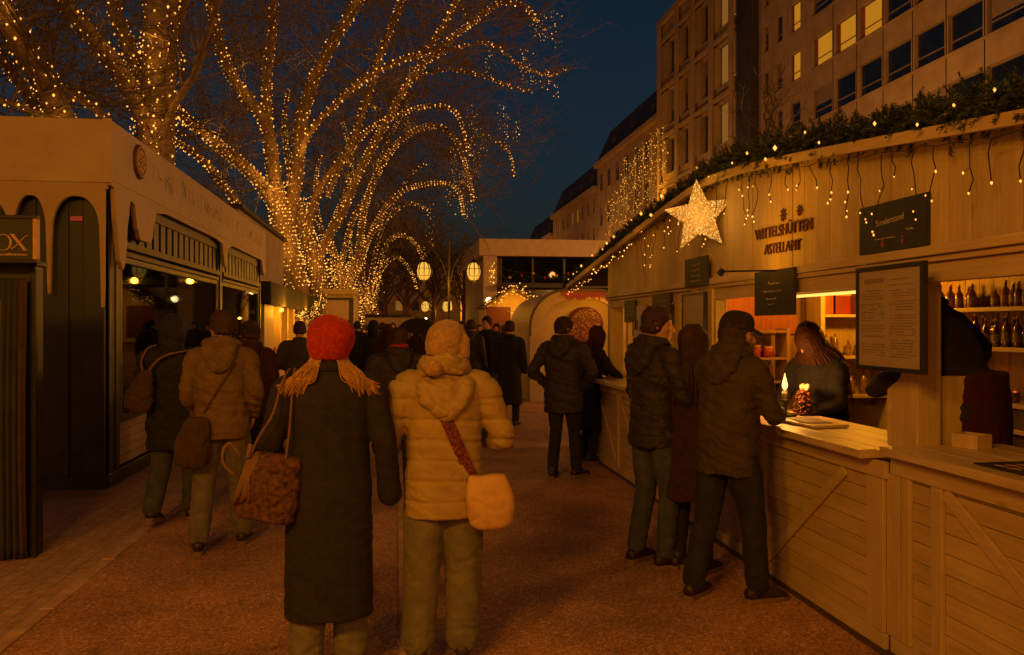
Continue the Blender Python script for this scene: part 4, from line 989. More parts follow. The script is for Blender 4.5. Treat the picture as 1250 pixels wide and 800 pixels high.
# tall white board by the post
x = W - .06; y0, y1 = span(833, 860, x); t = board('plain pale board in a black frame between the young man and the capped man', y0, y1, 1.42, 1.90, x, 'paper', 'black', 'menu board', 'menu_board', .016)
# two small dark signs at the far bay
x = W - .04
for (a, b_, z0, z1, lb) in ((762, 775, 1.66, 1.90, 'small dark sign nearest the column at the far bay'), (796, 818, 1.66, 1.93, 'dark square sign above the bare headed young man')):
    y0, y1 = span(a, b_, x); t = board(lb, y0, y1, z0, z1, x); mb = MB(); ym = (y0 + y1) / 2; w = (y1 - y0) * .6
    for k in range(3): chalk('c', mb, rnd, (x - .001, ym, z1 - .07 - .05 * k), w, .008, 10)
    mb.build('chalk_line', M['chalk'], t)
# big framed menu
x = 2.40; p0 = atX(1046, 330, x); p1_ = atX(1128, 457, x); y1 = p0.y; y0 = p1_.y
z1 = atX(1087, 323, x).z; z0 = atX(1087, 454, x).z
t = board('large paper menu in a black frame mounted in front of the booth post', y0, y1, z0, z1, x, 'paper', 'black', 'menu board', 'menu_board', .022)
mb = MB(); rr2 = random.Random(5)
for col, (a, b_) in enumerate((((y1 - .05), (y0 + y1) / 2 + .025), ((y0 + y1) / 2 - .012, y0 + .06))):
    z = z1 - (.125 if col == 0 else .075)
    while z > z0 + .06:
        if rr2.random() < .82:
            yy = a; 
            while yy > b_ + .02:
                w = rr2.uniform(.012, .05); e = max(b_, yy - w); h = .0022 if rr2.random() < .8 else .0034
                if rr2.random() < .85: mb.box(x - .0025, x - .0005, e, yy, z, z + h)
                yy = e - .008
        z -= .0135
for k in range(9): 
    yy = y1 - .075 - .019 * k; mb.box(x - .0025, x - .0005, yy - .011, yy, z1 - .085, z1 - .062)
mb.build('print_lines', M['ink'], t)
mb = MB(); mb.box(x + .022, W - .031, 3.72, 3.88, z1 - .12, z1 - .08); mb.box(x + .022, W - .031, 3.72, 3.88, z0 + .1, z0 + .14); mb.build('bracket', M['metal'], t)
# gable lettering (raised letters)
lt = thing('gable_lettering', 'two lines of dark raised letters on the gable beside the star', 'lettering', (W - .02, 5.0, 2.2))
textmesh('letter_line', 'WITTELSHÜTTEN', .105, M['brown'], lt, wallM(W - .008, 5.14, 2.255, R(-1)), .006, .98, 1.0)
textmesh('letter_line', 'ASTELLAMT', .10, M['brown'], lt, wallM(W - .008, 5.14, 2.14, R(-1)), .006, .98, 1.0)
mb = MB()
for (dy, w) in ((.02, .09), (-.2, .07)):
    cy, cz = 5.10 + dy, 2.355
    for a in range(0, 180, 45): mb.beam((W - .008, cy - math.cos(R(a)) * w / 2, cz - math.sin(R(a)) * w / 2), (W - .008, cy + math.cos(R(a)) * w / 2, cz + math.sin(R(a)) * w / 2), .01, .008)
mb.build('snowflake', M['brown'], lt)
# little spotlight on the rail lighting the letters
sp = thing('sign_spotlight', 'small spotlight on the rail lighting the gable letters from below', 'spotlight', (W - .16, 5.1, 2.0))
mb = MB(); mb.tube([(W - .05, 5.1, 1.985), (W - .44, 5.1, 1.975)], .006, 6); mb.tube([(W - .46, 5.1, 1.955), (W - .435, 5.1, 1.985)], .022, 10); mb.build('lamp_head', M['metal'], sp)
so = lampobj('SPOT', 'sign_spot', (W - .50, 5.15, 1.99), 9.0, .05); so.data.spot_size = R(140); so.rotation_euler = V((.55, 0, .5)).to_track_quat('-Z', 'Y').to_euler()
# ---------------- things on the counters
cd = atX(958, 490, 2.64); cx_, cy_ = cd.x, cd.y
t = thing('candlestick', 'burning candle on a round holder on the counter', 'candle', (cx_, cy_, 1.0))
mb = MB(); mb.lathe((cx_, cy_, 1.0005), [(.075, 0), (.08, .012), (.07, .02), (.02, .026), (.013, .04), (.013, .085), (.030, .10), (.034, .115), (.012, .118)], 20); mb.build('holder', M['metal'], t, smooth=True)
mb = MB(); mb.lathe((cx_, cy_, 1.118), [(.019, 0), (.019, .055), (.012, .062), (.004, .058)], 14); mb.build('wax', M['white'], t, smooth=True)
mb = MB(); mb.lathe((cx_, cy_, 1.178), [(.003, 0), (.015, .016), (.020, .034), (.014, .064), (.006, .095), (.001, .12)], 12); mb.build('flame', M['flame'], t, smooth=True)
lampobj('POINT', 'candle_light', (cx_, cy_, 1.26), 16.0, .03, (1, .42, .07))
# wreath / basket round the candle foot and berry arrangement
def berries(name, lab, c, r, h, n, seed, cat='decoration'):
    q = random.Random(seed); t = thing(name, lab, cat, c); mb = MB()
    for i in range(n):
        a = q.uniform(0, 6.28); z = q.random(); rr_ = r * math.sqrt(q.random()) * (1 - .55 * z); mb.octa((c[0] + rr_ * math.cos(a), c[1] + rr_ * math.sin(a), c[2] + .01 + z * h), q.uniform(.008, .016))
    mb.build('berries', M['berry'], t, smooth=True)
    mb = MB()
    for i in range(n // 3):
        a = q.uniform(0, 6.28); z = q.random(); rr_ = r * (1 - .5 * z); p = V((c[0] + rr_ * math.cos(a), c[1] + rr_ * math.sin(a), c[2] + z * h)); mb.tube([V(c) + V((0, 0, z * h * .6)), p + V((0, 0, .02))], .002, 4)
    mb.build('stalks', M['fir'], t)
    return t
p = atX(981, 492, 2.80); tb = berries('berry_arrangement', 'red berry arrangement topped by a pale bow beside the candle', (p.x, p.y, 1.0), .085, .16, 150, 4)
mb = MB(); 
for s in (-1, 1): ell(mb, (p.x + .01, p.y + s * .03, 1.195), (.02, .032, .024))
ell(mb, (p.x, p.y, 1.195), (.02, .016, .016)); link('bow', remesh(MB().add([tuple(V(q) - V(tb.location)) for q in mb.v], mb.f), .006, None, folds(.004, 30, 30), 1), M['white'], tb)
p = atX(935, 500, 2.72); berries('berry_wreath', 'low ring of red berries in front of the capped man hands', (p.x, p.y, 1.0), .10, .07, 110, 9); 
t = thing('serving_board', 'thin wooden serving board lying on the counter below the berries', 'board', (2.62, 4.85, 1.0)); T = Matrix.Rotation(R(8), 3, 'Z')
mb = MB(); mb.obox((2.58, 4.83, 1.012), (.24, .42, .018), T); mb.build('board_slab', M['top'], t, bevel=.004)
mb = MB(); mb.obox((2.585, 4.86, 1.0245), (.17, .30, .004), Matrix.Rotation(R(-6), 3, 'Z')); mb.build('paper_sheet', M['label'], t)
p = atX(1186, 552, 2.74); t = thing('napkin_box', 'small pale wooden box on the near counter', 'box', (p.x, p.y, 1.036)); mb = MB()
T = Matrix.Rotation(R(20), 3, 'Z')
for (dx, dy, sx, sy) in ((-.052, 0, .008, .13), (.052, 0, .008, .13), (0, -.061, .096, .008), (0, .061, .096, .008)): mb.obox(V((p.x, p.y, 1.036 + .033)) + T @ V((dx, dy, 0)), (sx, sy, .066), T)
mb.obox((p.x, p.y, 1.041), (.096, .114, .008), T); mb.build('box_walls', M['post'], t)
mb = MB(); mb.obox((p.x, p.y, 1.068), (.08, .10, .045), T); mb.build('napkins', M['label'], t)
p = atX(1112, 537, 2.68); t = thing('bottle', 'little pale bottle by the post on the near counter', 'bottle', (p.x, p.y - .05, 1.036)); mb = MB(); mb.lathe((p.x, p.y - .05, 1.036), [(.018, 0), (.020, .01), (.017, .06), (.008, .08), (.008, .10)], 12); mb.build('glass_body', M['white'], t, smooth=True); mb = MB(); mb.lathe((p.x, p.y - .05, 1.136), [(.009, 0), (.009, .01)], 8); mb.build('cap', M['gold'], t)
t = thing('counter_mat', 'black printed mat lying on the near counter', 'mat', (2.55, 3.0, 1.036)); mb = MB(); mb.box(2.42, 2.70, 2.72, 3.16, 1.0365, 1.042); mb.build('mat_sheet', M['black'], t, bevel=.002)
mb = MB(); 
for k in range(3): mb.tube([(2.47 + .05 * k + .01 * math.sin(i * 1.7), 2.95 + .02 * i, 1.0435) for i in range(8)], .0022, 4)
mb.build('printed_mark', M['gold'], t)

# ---------------- garland on the gable
def needles(mb, p, rad, q, n=26, L=.05):
    for _ in range(n):
        d = V((q.gauss(0, 1), q.gauss(0, 1), q.gauss(0, 1) + .15)).normalized(); s = p + d * rad * q.random() * .4
        e = s + d * q.uniform(.6, 1.2) * L; w = d.orthogonal().normalized() * .0035 * q.uniform(.8, 1.6)
        mb.add([s - w, s + w, e + w * .4, e - w * .4], [(0, 1, 2, 3)])
def garland_mesh(path, r0, q, dens=60, sprig=.11, big=None):
    mb = MB(); 
    for i in range(len(path) - 1):
        a, b_ = V(path[i]), V(path[i + 1]); L = (b_ - a).length
        for k in range(int(L * dens)):
            c = a.lerp(b_, q.random()); rr_ = r0 * (1 + .55 * nz(c * 2.3) + .25 * nz(c * 6)) * (big(c) if big else 1)
            d = V((q.gauss(0, 1), q.gauss(0, 1), q.gauss(0, 1))).normalized(); s0 = c + d * rr_ * q.uniform(.05, .8)
            dd = (d + V((0, q.gauss(0, .5), q.uniform(-.25, .6)))).normalized(); Ls = sprig * q.uniform(.55, 1.15)
            side = dd.orthogonal().normalized(); up = dd.cross(side)
            for j in range(14):
                t_ = (j + .5) / 14; ang = j * 2.4 + q.random(); nd = (side * math.cos(ang) + up * math.sin(ang)) + dd * .75; nd.normalize()
                p = s0 + dd * Ls * t_; nL = .030 if sprig < .1 else .05; e = p + nd * nL * (1.15 - .6 * t_); w = nd.cross(dd).normalized() * (.0048 if sprig < .1 else .008)
                mb.add([p - w, p + w, e], [(0, 1, 2)])
    return mb
q = random.Random(11)
gp = [(W - .03 + .03 * math.sin(y * 2), y, gz(y) + .065) for y in [.6 + .35 * k for k in range(33)]]
gl = thing('fir_garland', 'thick dark fir garland with small bulbs along the booth roof edge', 'garland', (W, 6, 2.8))
mb = garland_mesh(gp, .128, q, 640, .058, big=lambda c: 1.12 if c.y < 5 else max(.68, 1.12 - (c.y - 5) * .10)); mb.build('greenery', M['fir'], gl)
mb = MB(); mb.tube([(p[0], p[1], p[2]) for p in gp], .012, 5); mb.build('rope', M['twig'], gl)
bmesh_bulb = MB().octa((0, 0, 0), 1.0)
bm_me = bpy.data.meshes.new('bulb'); bm_me.from_pydata(bmesh_bulb.v, [], bmesh_bulb.f); bm_me.materials.append(M['bulb']); bm_me.polygons.foreach_set('use_smooth', [True] * 8)
bc_me = bm_me.copy(); bc_me.materials.clear(); bc_me.materials.append(M['bulbC'])
def bulb(parent, p, r, me=None):
    o = bpy.data.objects.new('bulb', me or bm_me); COL.objects.link(o); o.parent = parent; o.location = V(p) - V(parent.location); o.scale = (r, r, r * 1.3); return o
for k in range(40):
    y = .9 + (k + q.uniform(-.3, .3)) * .265; a = q.uniform(2.2, 4.6); rr_ = .12
    bulb(gl, (W - .03 + rr_ * math.cos(a), y, gz(y) + .065 + rr_ * math.sin(a) * .8), q.choice((.006, .008, .010, .015)))
# icicle lights hanging from the bargeboard
ic = thing('icicle_lights', 'icicle string lights dangling on dark wires before the gable boards', 'string lights', (W - .1, 6, 2.7))
mb = MB(); hang = []
y = 1.2
while y < 8.2:
    L = q.uniform(.10, .42) * (1 if y > 3.2 else .9); z = gz(y) - .08; x = W - .105; pts = [(x, y, z)]; n = max(3, int(L / .05)); yy = y; xx = x
    for k in range(n):
        yy += q.uniform(-.028, .028); xx += q.uniform(-.012, .012); z -= L / n; pts.append((xx, yy, z))
        if q.random() < .33:
            e = (xx - .01, yy + q.choice((-1, 1)) * q.uniform(.01, .03), z - .02); mb.tube([(xx, yy, z), e], .0016, 4); hang.append(e)
    hang.append(pts[-1]); mb.tube(pts, .0028, 4)
    y += q.uniform(.10, .26)
mb.tube([(W - .105, yy_, gz(yy_) - .075 + .008 * math.sin(yy_ * 20)) for yy_ in [.9 + .12 * k for k in range(85)]], .003, 4)
mb.build('wire', M['wire'], ic)
for h in hang[:98]: bulb(ic, h, q.uniform(.0045, .0075))
mb2 = MB()
for yy_ in [8.3 + .09 * k for k in range(36)]: mb2.octa((W - .11 + q.uniform(-.01, .01), yy_, gz(yy_) - .10 - q.uniform(0, .07)), q.uniform(.007, .012))
o = mb2.build('bulb_row', M['bulb'], ic); o['kind'] = 'stuff'
for y in (2.2, 3.6, 5.0, 6.4, 8.0, 10.2): lampobj('POINT', 'gable_light', (W - .42, y, gz(y) - .16), 1.5 if y > 4.5 else .5, .05)
# star
sr = thing('star_light', 'large five pointed star of tiny lights hanging on the gable', 'star light', (W - .16, 6.1, 2.4))
c = atX(853, 264, W - .17); n = V((-.66, -.75, 0)).normalized(); au = V((.75, -.66, 0)).normalized(); av = V((0, 0, 1))
R1, R2 = .30, .134; pts = []
for k in range(10):
    a = R(90 + 36 * k + 4); rr_ = R1 if k % 2 == 0 else R2; pts.append((rr_ * math.cos(a), rr_ * math.sin(a)))
vs = [c + n * .035, c - n * .035] + [c + au * p[0] + av * p[1] for p in pts]
mb = MB(); mb.add(vs, [(0, 2 + (k + 1) % 10, 2 + k) for k in range(10)] + [(1, 2 + k, 2 + (k + 1) % 10) for k in range(10)])
M['starbody'] = surf('star_mesh', (.55, .42, .22), .5, 30, .3, .3, 90)
mb.build('star_frame', M['starbody'], sr)
mb = MB()
for i in range(1500):
    k = q.randrange(10); a, b_, c_ = vs[0 if q.random() < .8 else 1], vs[2 + k], vs[2 + (k + 1) % 10]; s, t_ = sorted((q.random(), q.random())); p = a * s + b_ * (t_ - s) + c_ * (1 - t_); mb.octa(p + n * .003, q.uniform(.0022, .0042))
o = mb.build('tiny_lights', M['starb'], sr); o['kind'] = 'stuff'
mb = MB(); mb.tube([c + av * R1, (W - .1, c.y, gz(c.y) - .03)], .003, 4); mb.build('cord', M['wire'], sr)
lampobj('POINT', 'star_glow', c + n * .16, 3.0, .18, (1, .46, .06))

# ================================================================ ICE KIOSK (left)
KX = -2.86; F0 = 8.62; F1 = 18.1; KL = -6.4
kk = thing('drip_icing_kiosk', 'black kiosk with a cream fascia cut like dripping icing', 'kiosk', (KX, F0, 0))
mb = MB()
mb.box(KL, KX, F0 + .02, F0 + .10, .06, 3.0); mb.build('front_wall', M['black'], kk)
for x in [KX - .36 - .30 * k for k in range(10)]:
    q_ = MB(); q_.box(x, x + .022, F0 - .006, F0 + .022, .12, 2.98); q_.build('front_batten', M['black'], kk)
mb = MB(); mb.box(KL, KX + .02, F0 - .02, F0 + .03, 0, .12); mb.box(KX - .02, KX + .03, F0 + .03, F1, 0, .14); mb.build('base_board', M['black'], kk, bevel=.006)
mb = MB(); mb.box(KX - .20, KX, F0 - .01, F0 + .46, .1, 3.04); mb.box(KX - .13, KX + .012, F0 + .10, F0 + .16, .1, 3.04); mb.box(KX - .13, KX + .012, F0 + .30, F0 + .36, .1, 3.04); mb.build('corner_post', M['black'], kk, bevel=.008)
for (a, b_) in ((13.85, 14.15), (17.85, 18.1)):
    mb = MB(); mb.box(KX - .18, KX, a, b_, .14, 3.04); mb.box(KX, KX + .02, a + .08, b_ - .08, .14, 3.0); mb.build('side_post', M['black'], kk, bevel=.006)
for (a, b_) in ((9.1, 13.85), (14.15, 17.85)):
    q_ = MB(); q_.box(KX - .02, KX + .015, a, b_, 2.86, 3.04); q_.build('fascia_underboard', M['kioskdark'], kk, bevel=.004)
    y = a + .04; q_ = MB()
    while y < b_ - .1: q_.box(KX - .04, KX + .0, y, y + .20, 2.52, 2.86); y += .29
    q_.build('slats', M['black'], kk, bevel=.004)
    q_ = MB(); q_.box(KX - .08, KX - .045, a, b_, 2.52, 2.86); q_.build('slat_backing', M['kioskdark'], kk)
    q_ = MB(); q_.box(KX - .05, KX + .035, a, b_, 2.44, 2.515); q_.box(KX - .05, KX + .02, a, b_, 2.36, 2.41); q_.build('window_head', M['kioskdark'], kk, bevel=.004)
    q_ = MB(); fr = .07
    for (c0, c1) in ((a, a + fr), (b_ - fr, b_)): q_.box(KX - .06, KX - .005, c0, c1, .60, 2.355)
    q_.box(KX - .06, KX - .005, a + fr, b_ - fr, 2.29, 2.355); q_.box(KX - .06, KX - .005, a + fr, b_ - fr, .60, .68); wf = q_.build('window_frame', M['black'], kk, bevel=.004)
    q_ = MB(); q_.box(KX - .045, KX - .035, a + fr, b_ - fr, .68, 2.29); wp = q_.build('window_pane', M['kglass'], kk); wp.parent = wf
    q_ = MB(); z = .16
    while z < .58: q_.box(KX - .05, KX - .01, a, b_, z, z + .085); z += .09
    q_.build('panel_boards', M['creamH'], kk)
mb = MB(); mb.box(KL, KX - .2, F1 - .08, F1, .05, 3.0); mb.build('end_wall', M['black'], kk)
mb = MB(); mb.box(KL, KL + .08, F0 + .1, F1 - .08, .05, 3.0); mb.build('rear_wall', M['black'], kk)
mb = MB(); mb.box(KL - .1, KX + .05, F0 - .07, F1 + .05, 3.60, 3.66); mb.build('roof', M['slate'], kk)
FX = KX + .10; FY = F0 - .14
# fascia: front and side
mb = MB(); mb.box(KL, FX - .06, FY, FY + .06, 3.02, 3.64); mb.build('front_fascia', M['kioskw'], kk, bevel=.006)
mb = MB(); mb.box(FX - .06, FX, FY, F1 + .1, 3.05, 3.64)
mb.build('side_fascia', M['kioskw'], kk, bevel=.006)
mb = MB(); mb.box(FX - .075, FX + .006, FY - .006, FY + .03, 3.02, 3.65); mb.build('corner_bead', M['kioskw'], kk, bevel=.004)
# dripping icing on the front: lower outline
low = []
def arch_pts(xa, xb, ztip_a, ztip_b, zpk, w=.035):
    n = 16; out_ = []
    for k in range(n + 1):
        s = k / n; t_ = abs(2 * s - 1); zt = ztip_a if s < .5 else ztip_b
        out_.append((xa + (xb - xa) * (.5 + .5 * math.copysign(t_ ** .42 if t_ > 0 else 0, 2 * s - 1)), zpk - (zpk - zt) * max(0, (t_ - .25) / .75) ** 3.2))
    return out_
tips = [(-6.4, 2.0), (-5.55, 1.85), (-4.75, 2.4), (-4.25, 1.9), (-3.67, 2.60), (-3.33, 1.93), (-2.84, 1.80)]
def low_front(x):
    for i in range(len(tips) - 1):
        (xa, za), (xb, zb) = tips[i], tips[i + 1]
        if xa <= x <= xb or i == len(tips) - 2:
            half = (xb - xa) / 2; dd = min(abs(x - xa), abs(x - xb)); zt = za if abs(x - xa) < abs(x - xb) else zb
            if x > -2.822: return 2.96
            if dd < .013: return zt + .02 * (dd / .013) ** 2
            eh = .34; ze = 2.885 - eh
            if dd < .027 and zt < ze: f = (dd - .013) / .014; return zt + .02 + (ze - zt - .02) * f ** .8
            s = min(1, max(0, (dd - .027) / (half - .027))); z = 2.885 - eh * (1 - math.sqrt(max(0, 1 - (1 - s) ** 2.4)))
            return max(z, zt)
    return 2.5
def sheet(name, xs, low, zt, toP, thick, nrm):
    nn = V(nrm) * thick; n = len(xs); vs = []
    for x in xs: vs += [toP(x, low(x)), toP(x, zt)]
    vs += [V(p) + nn for p in vs]; m = 2 * n; fs = []
    for i in range(n - 1):
        a_, b_ = 2 * i, 2 * i + 2
        fs += [(a_, b_, b_ + 1, a_ + 1), (m + a_, m + a_ + 1, m + b_ + 1, m + b_), (a_, m + a_, m + b_, b_)]
    fs += [(0, 1, m + 1, m), (2 * n - 2, m + 2 * n - 2, m + 2 * n - 1, 2 * n - 1)]
    return MB().add(vs, fs).build(name, M['icing'], kk)
sheet('icing_front', [-6.4 + .0065 * k for k in range(int(3.61 / .0065))], low_front, 3.02, lambda x, z: V((x, FY + .012, z)), .045, (0, 1, 0))
sp_ = [(8.50, 3.0), (8.62, 2.99), (8.67, 2.65), (8.80, 2.26), (8.88, 2.20), (8.95, 2.26), (9.03, 2.7), (9.12, 2.94), (9.24, 2.92), (9.36, 2.66), (9.46, 2.56), (9.82, 2.56), (9.90, 2.62), (9.96, 2.80), (10.08, 2.94), (10.5, 2.98), (13.2, 2.98), (13.7, 2.95), (13.95, 2.60), (14.02, 2.6), (14.2, 2.92), (14.6, 2.99), (17.6, 2.99), (17.95, 2.7), (18.05, 2.7), (18.2, 2.72)]
def low_side(y):
    for (a_, za), (b_, zb) in zip(sp_, sp_[1:]):
        if a_ <= y <= b_: f = (y - a_) / (b_ - a_); f = f * f * (3 - 2 * f); return za + (zb - za) * f
    return 3.0
sheet('icing_side', [8.50 + .02 * k for k in range(484)], low_side, 3.052, lambda y, z: V((FX - .05, y, z)), .045, (1, 0, 0))
mb = MB(); rr3 = random.Random(8); y = 9.9
while y < 17.6:
    h = rr3.uniform(.16, .26); z = 3.27 + rr3.uniform(-.03, .03)
    if rr3.random() < .86:
        mb.box(FX + .0005, FX + .0035, y, y + .045, z, z + h)
        if rr3.random() < .6: mb.beam((FX + .006, y + .02, z + h * rr3.random()), (FX + .006, y + .16, z + h * rr3.random()), .008, .035, up=(0, 0, 1))
        if rr3.random() < .5: mb.box(FX + .0005, FX + .0035, y + .055, y + .17, z + h - .035, z + h)
    y += rr3.choice((.13, .2, .22, .3))
mb.build('raised_lettering', M['kioskw'], kk, bevel=.003)
y = atX(169, 198, FX).y; z = atX(169, 198, FX).z
md = thing('medallion', 'round carved dark medallion on the kiosk fascia near its corner', 'emblem', (FX + .02, y, z))
mb = MB(); mb.tube([(FX + .001, y, z), (FX + .03, y, z)], [.19, .18], 28); mb.build('disc', M['darkwood'], md, bevel=.004)
mb = MB()
for k in range(8):
    a = k * math.pi / 4; mb.beam((FX + .034, y, z), (FX + .034, y + .14 * math.cos(a), z + .14 * math.sin(a)), .012, .02)
    mb.obox((FX + .034, y + .1 * math.cos(a + .39), z + .1 * math.sin(a + .39)), (.01, .045, .045), Matrix.Rotation(a, 3, 'X'))
loop = [(FX + .034, y + .155 * math.cos(R(a)), z + .155 * math.sin(R(a))) for a in range(0, 361, 15)]; mb.tube(loop, .01, 5); mb.build('carving', M['gold'], md)
mb = MB(); p = atY(93, 267, F0 - .012); mb.box(p.x - .055, p.x + .055, F0 - .014, F0 - .004, p.z - .022, p.z + .022); o = props(mb.build('exit_light', M['sign_red']), 'tiny red lit plate on the black kiosk front under the icing arch', 'sign light')
# door-like inset on front
mb = MB(); mb.box(-3.28, -3.02, F0 - .004, F0 + .02, .35, .37); mb.build('kick_plate', M['metal'], kk)
# ---------------- column with curtain and sign at the left edge
py = 6.15
pc = thing('draped_stand', 'tall dark stand with folded tan and black drapes at the photo edge', 'stand', (-2.85, py, 0))
mb = MB(); mb.box(-3.9, -2.50, py, py + .14, 0, 2.06); mb.build('stand_frame', M['black'], pc, bevel=.01)
mb = MB(); mb.box(-3.92, -2.48, py - .02, py + .16, 2.04, 2.075); mb.box(-2.525, -2.485, py - .03, py + .0, .0, 2.04); mb.build('frame_edge', M['metal'], pc, bevel=.004)
def drape(x0, x1, mat, seed, z0=.02, z1=1.95, amp=.035, waves=6):
    n = 60; m_ = 24; vs = []; fs = []
    for j in range(m_ + 1):
        s = j / m_; z = z1 + (z0 - z1) * s
        for i in range(n + 1):
            t_ = i / n; x = x0 + (x1 - x0) * (t_ + .03 * math.sin(s * 4 + seed)); 
            y = py - .07 - amp * (.4 + .8 * s) * math.sin(t_ * waves * 6.283 + seed + .8 * math.sin(s * 3 + seed)) - .03 * math.sin(s * 3.1)
            vs.append((x, y, z))
    for j in range(m_):
        for i in range(n): a = j * (n + 1) + i; fs.append((a, a + 1, a + n + 2, a + n + 1))
    mb = MB(); mb.add(vs, fs); o = mb.build('drape', mat, pc, smooth=True); o.modifiers.new('s', 'SOLIDIFY').thickness = .006; return o
drape(-3.9, -2.86, M['blackrough'], 1.0); drape(-2.87, -2.68, M['tan'], 2.2, waves=2, amp=.025, z1=1.8); drape(-2.70, -2.58, M['blackrough'], 4.0, waves=3, amp=.02); drape(-2.60, -2.52, M['sack'], .5, waves=2, amp=.012)
sg = thing('hanging_sign', 'black framed sign with golden O X letters above the draped stand', 'sign', (-2.9, py - .12, 2.05))
sx1 = atY(46, 300, py - .2).x; sy = py - .2
mb = MB(); mb.box(-3.95, sx1 - .03, sy, sy + .03, 2.07, 2.345); mb.build('panel', M['board'], sg)
mb = MB(); mb.box(-3.95, sx1, sy - .012, sy + .04, 2.345, 2.368); mb.box(-3.95, sx1, sy - .012, sy + .04, 2.045, 2.07); mb.build('frame', M['metal'], sg, bevel=.003)
mb = MB(); mb.box(sx1 - .028, sx1, sy - .012, sy + .04, 2.07, 2.345); mb.build('frame_end', M['gold'], sg, bevel=.003)
cO = atY(4, 296, sy); cX = atY(23, 296, sy)
mb = MB(); lp = []
n = 40
vo = []
for i in range(n):
    a = 2 * math.pi * i / n; vo.append((cO.x + .056 * math.cos(a), sy - .006, cO.z + .055 * math.sin(a)))
for i in range(n):
    a = 2 * math.pi * i / n; vo.append((cO.x + (.056 - .004 - .010 * abs(math.cos(a))) * math.cos(a), sy - .006, cO.z + .051 * math.sin(a)))
mb.add(vo, [(i, (i + 1) % n, n + (i + 1) % n, n + i) for i in range(n)]); o = mb.build('letter', M['gold'], sg); o.modifiers.new('s', 'SOLIDIFY').thickness = .004
mb = MB(); mb.beam((cX.x - .040, sy - .006, cX.z + .052), (cX.x + .042, sy - .006, cX.z - .052), .017, .004, up=(0, 1, 0))
pts = [(cX.x - .045, cX.z - .045), (cX.x - .02, cX.z - .03), (cX.x + .02, cX.z + .015), (cX.x + .05, cX.z + .045), (cX.x + .062, cX.z + .040)]
mb.tube([(a, sy - .0065, b_) for a, b_ in pts], .0042, 5); mb.beam((cX.x - .055, sy - .006, cX.z + .052), (cX.x - .022, sy - .006, cX.z + .052), .006, .003, up=(0, 1, 0)); mb.beam((cX.x + .026, sy - .006, cX.z - .052), (cX.x + .058, sy - .006, cX.z - .052), .006, .003, up=(0, 1, 0)); mb.build('letter', M['gold'], sg)
mb = MB(); x = cO.x - .02
while x < sx1 - .06: w = rr3.uniform(.006, .016); mb.box(x, x + w, sy - .008, sy - .0005, 2.095, 2.095 + rr3.uniform(.010, .016)); x += w + .005
mb.build('small_print', M['gold'], sg)
# ================================================================ STALLS BEYOND
q = random.Random(21)
def simple_bulbs(mb, path, n, r=(.012, .022), spread=.05):
    L = [0]
    for i in range(1, len(path)): L.append(L[-1] + (V(path[i]) - V(path[i - 1])).length)
    for _ in range(n):
        s = q.random() * L[-1]
        for i in range(1, len(path)):
            if s <= L[i]: break
        p = V(path[i - 1]).lerp(V(path[i]), (s - L[i - 1]) / max(1e-6, L[i] - L[i - 1]))
        mb.octa(p + V((q.gauss(0, 1), q.gauss(0, 1), q.gauss(0, 1))) * spread, q.uniform(*r))
# --- arched stall
A0, A1 = 2.86, 5.05; AY = 17.3; AZ = 2.36
def arch_profile(x0, x1, zt, rad, z0=0.0, n=10):
    pr = [(x0, z0)]
    for k in range(n + 1): a = R(180 - 90 * k / n); pr.append((x0 + rad + rad * math.cos(a), zt - rad + rad * math.sin(a)))
    for k in range(n + 1): a = R(90 - 90 * k / n); pr.append((x1 - rad + rad * math.cos(a), zt - rad + rad * math.sin(a)))
    pr.append((x1, z0)); return pr
ar = thing('arched_stall', 'cream stall with a rounded arched end wall beyond the timber booth', 'stall', ((A0 + A1) / 2, AY, 0))
mb = MB(); mb.prism(arch_profile(A0, A1, AZ, .78), (0, AY + .06, 0), (1, 0, 0), (0, 0, 1), -3.2); mb.build('body', M['kioskw'], ar)
o_, i_ = arch_profile(A0 - .03, A1 + .03, AZ + .03, .8), arch_profile(A0 + .20, A1 - .20, AZ - .17, .70)
def band(o_, i_, y0, y1, name, mat, par):
    mb = MB(); n = len(o_); vs = [(x, y0, z) for x, z in o_] + [(x, y0, z) for x, z in i_] + [(x, y1, z) for x, z in o_] + [(x, y1, z) for x, z in i_]; fs = []
    for k in range(n - 1): fs += [(k, k + 1, n + k + 1, n + k), (2 * n + k, 3 * n + k, 3 * n + k + 1, 2 * n + k + 1), (k, 2 * n + k, 2 * n + k + 1, k + 1), (n + k, n + k + 1, 3 * n + k + 1, 3 * n + k)]
    mb.add(vs, fs); return mb.build(name, mat, par)
band(o_, i_, AY - .10, AY + .05, 'arch_frame', M['kioskw'], ar)
band(arch_profile(A0 - .05, A1 + .05, AZ + .06, .82, 1.4), arch_profile(A0 - .01, A1 + .01, AZ + .01, .79, 1.4), AY - .14, AY - .04, 'arch_edge', M['darkwood'], ar)
mb = MB(); mb.box(3.55, A1 - .3, AY - .16, AY - .105, AZ - .10, AZ - .02)
x = 3.58
while x < A1 - .35: h = q.uniform(.03, .14); mb.prism([(x, AZ - .10), (x + .05, AZ - .10), (x + .025, AZ - .10 - h)], (0, AY - .12, 0), (1, 0, 0), (0, 0, 1), .02); x += .052
mb.build('red_icicle_trim', emis('red_trim', (1, .09, .015), .28), ar)
mb = MB(); mb.box(A0 + .2, A1 - .2, AY - .04, AY + .03, .95, 1.02); mb.box(A0 + .2, A0 + .28, AY - .05, AY + .04, 0, .95); mb.build('ledge', M['trim'], ar)
c = atY(716, 397, AY - .1); hd_ = thing('round_plaque', 'big round red plaque with pale flower pattern on the arched stall', 'plaque', (c.x, AY - .12, c.z))
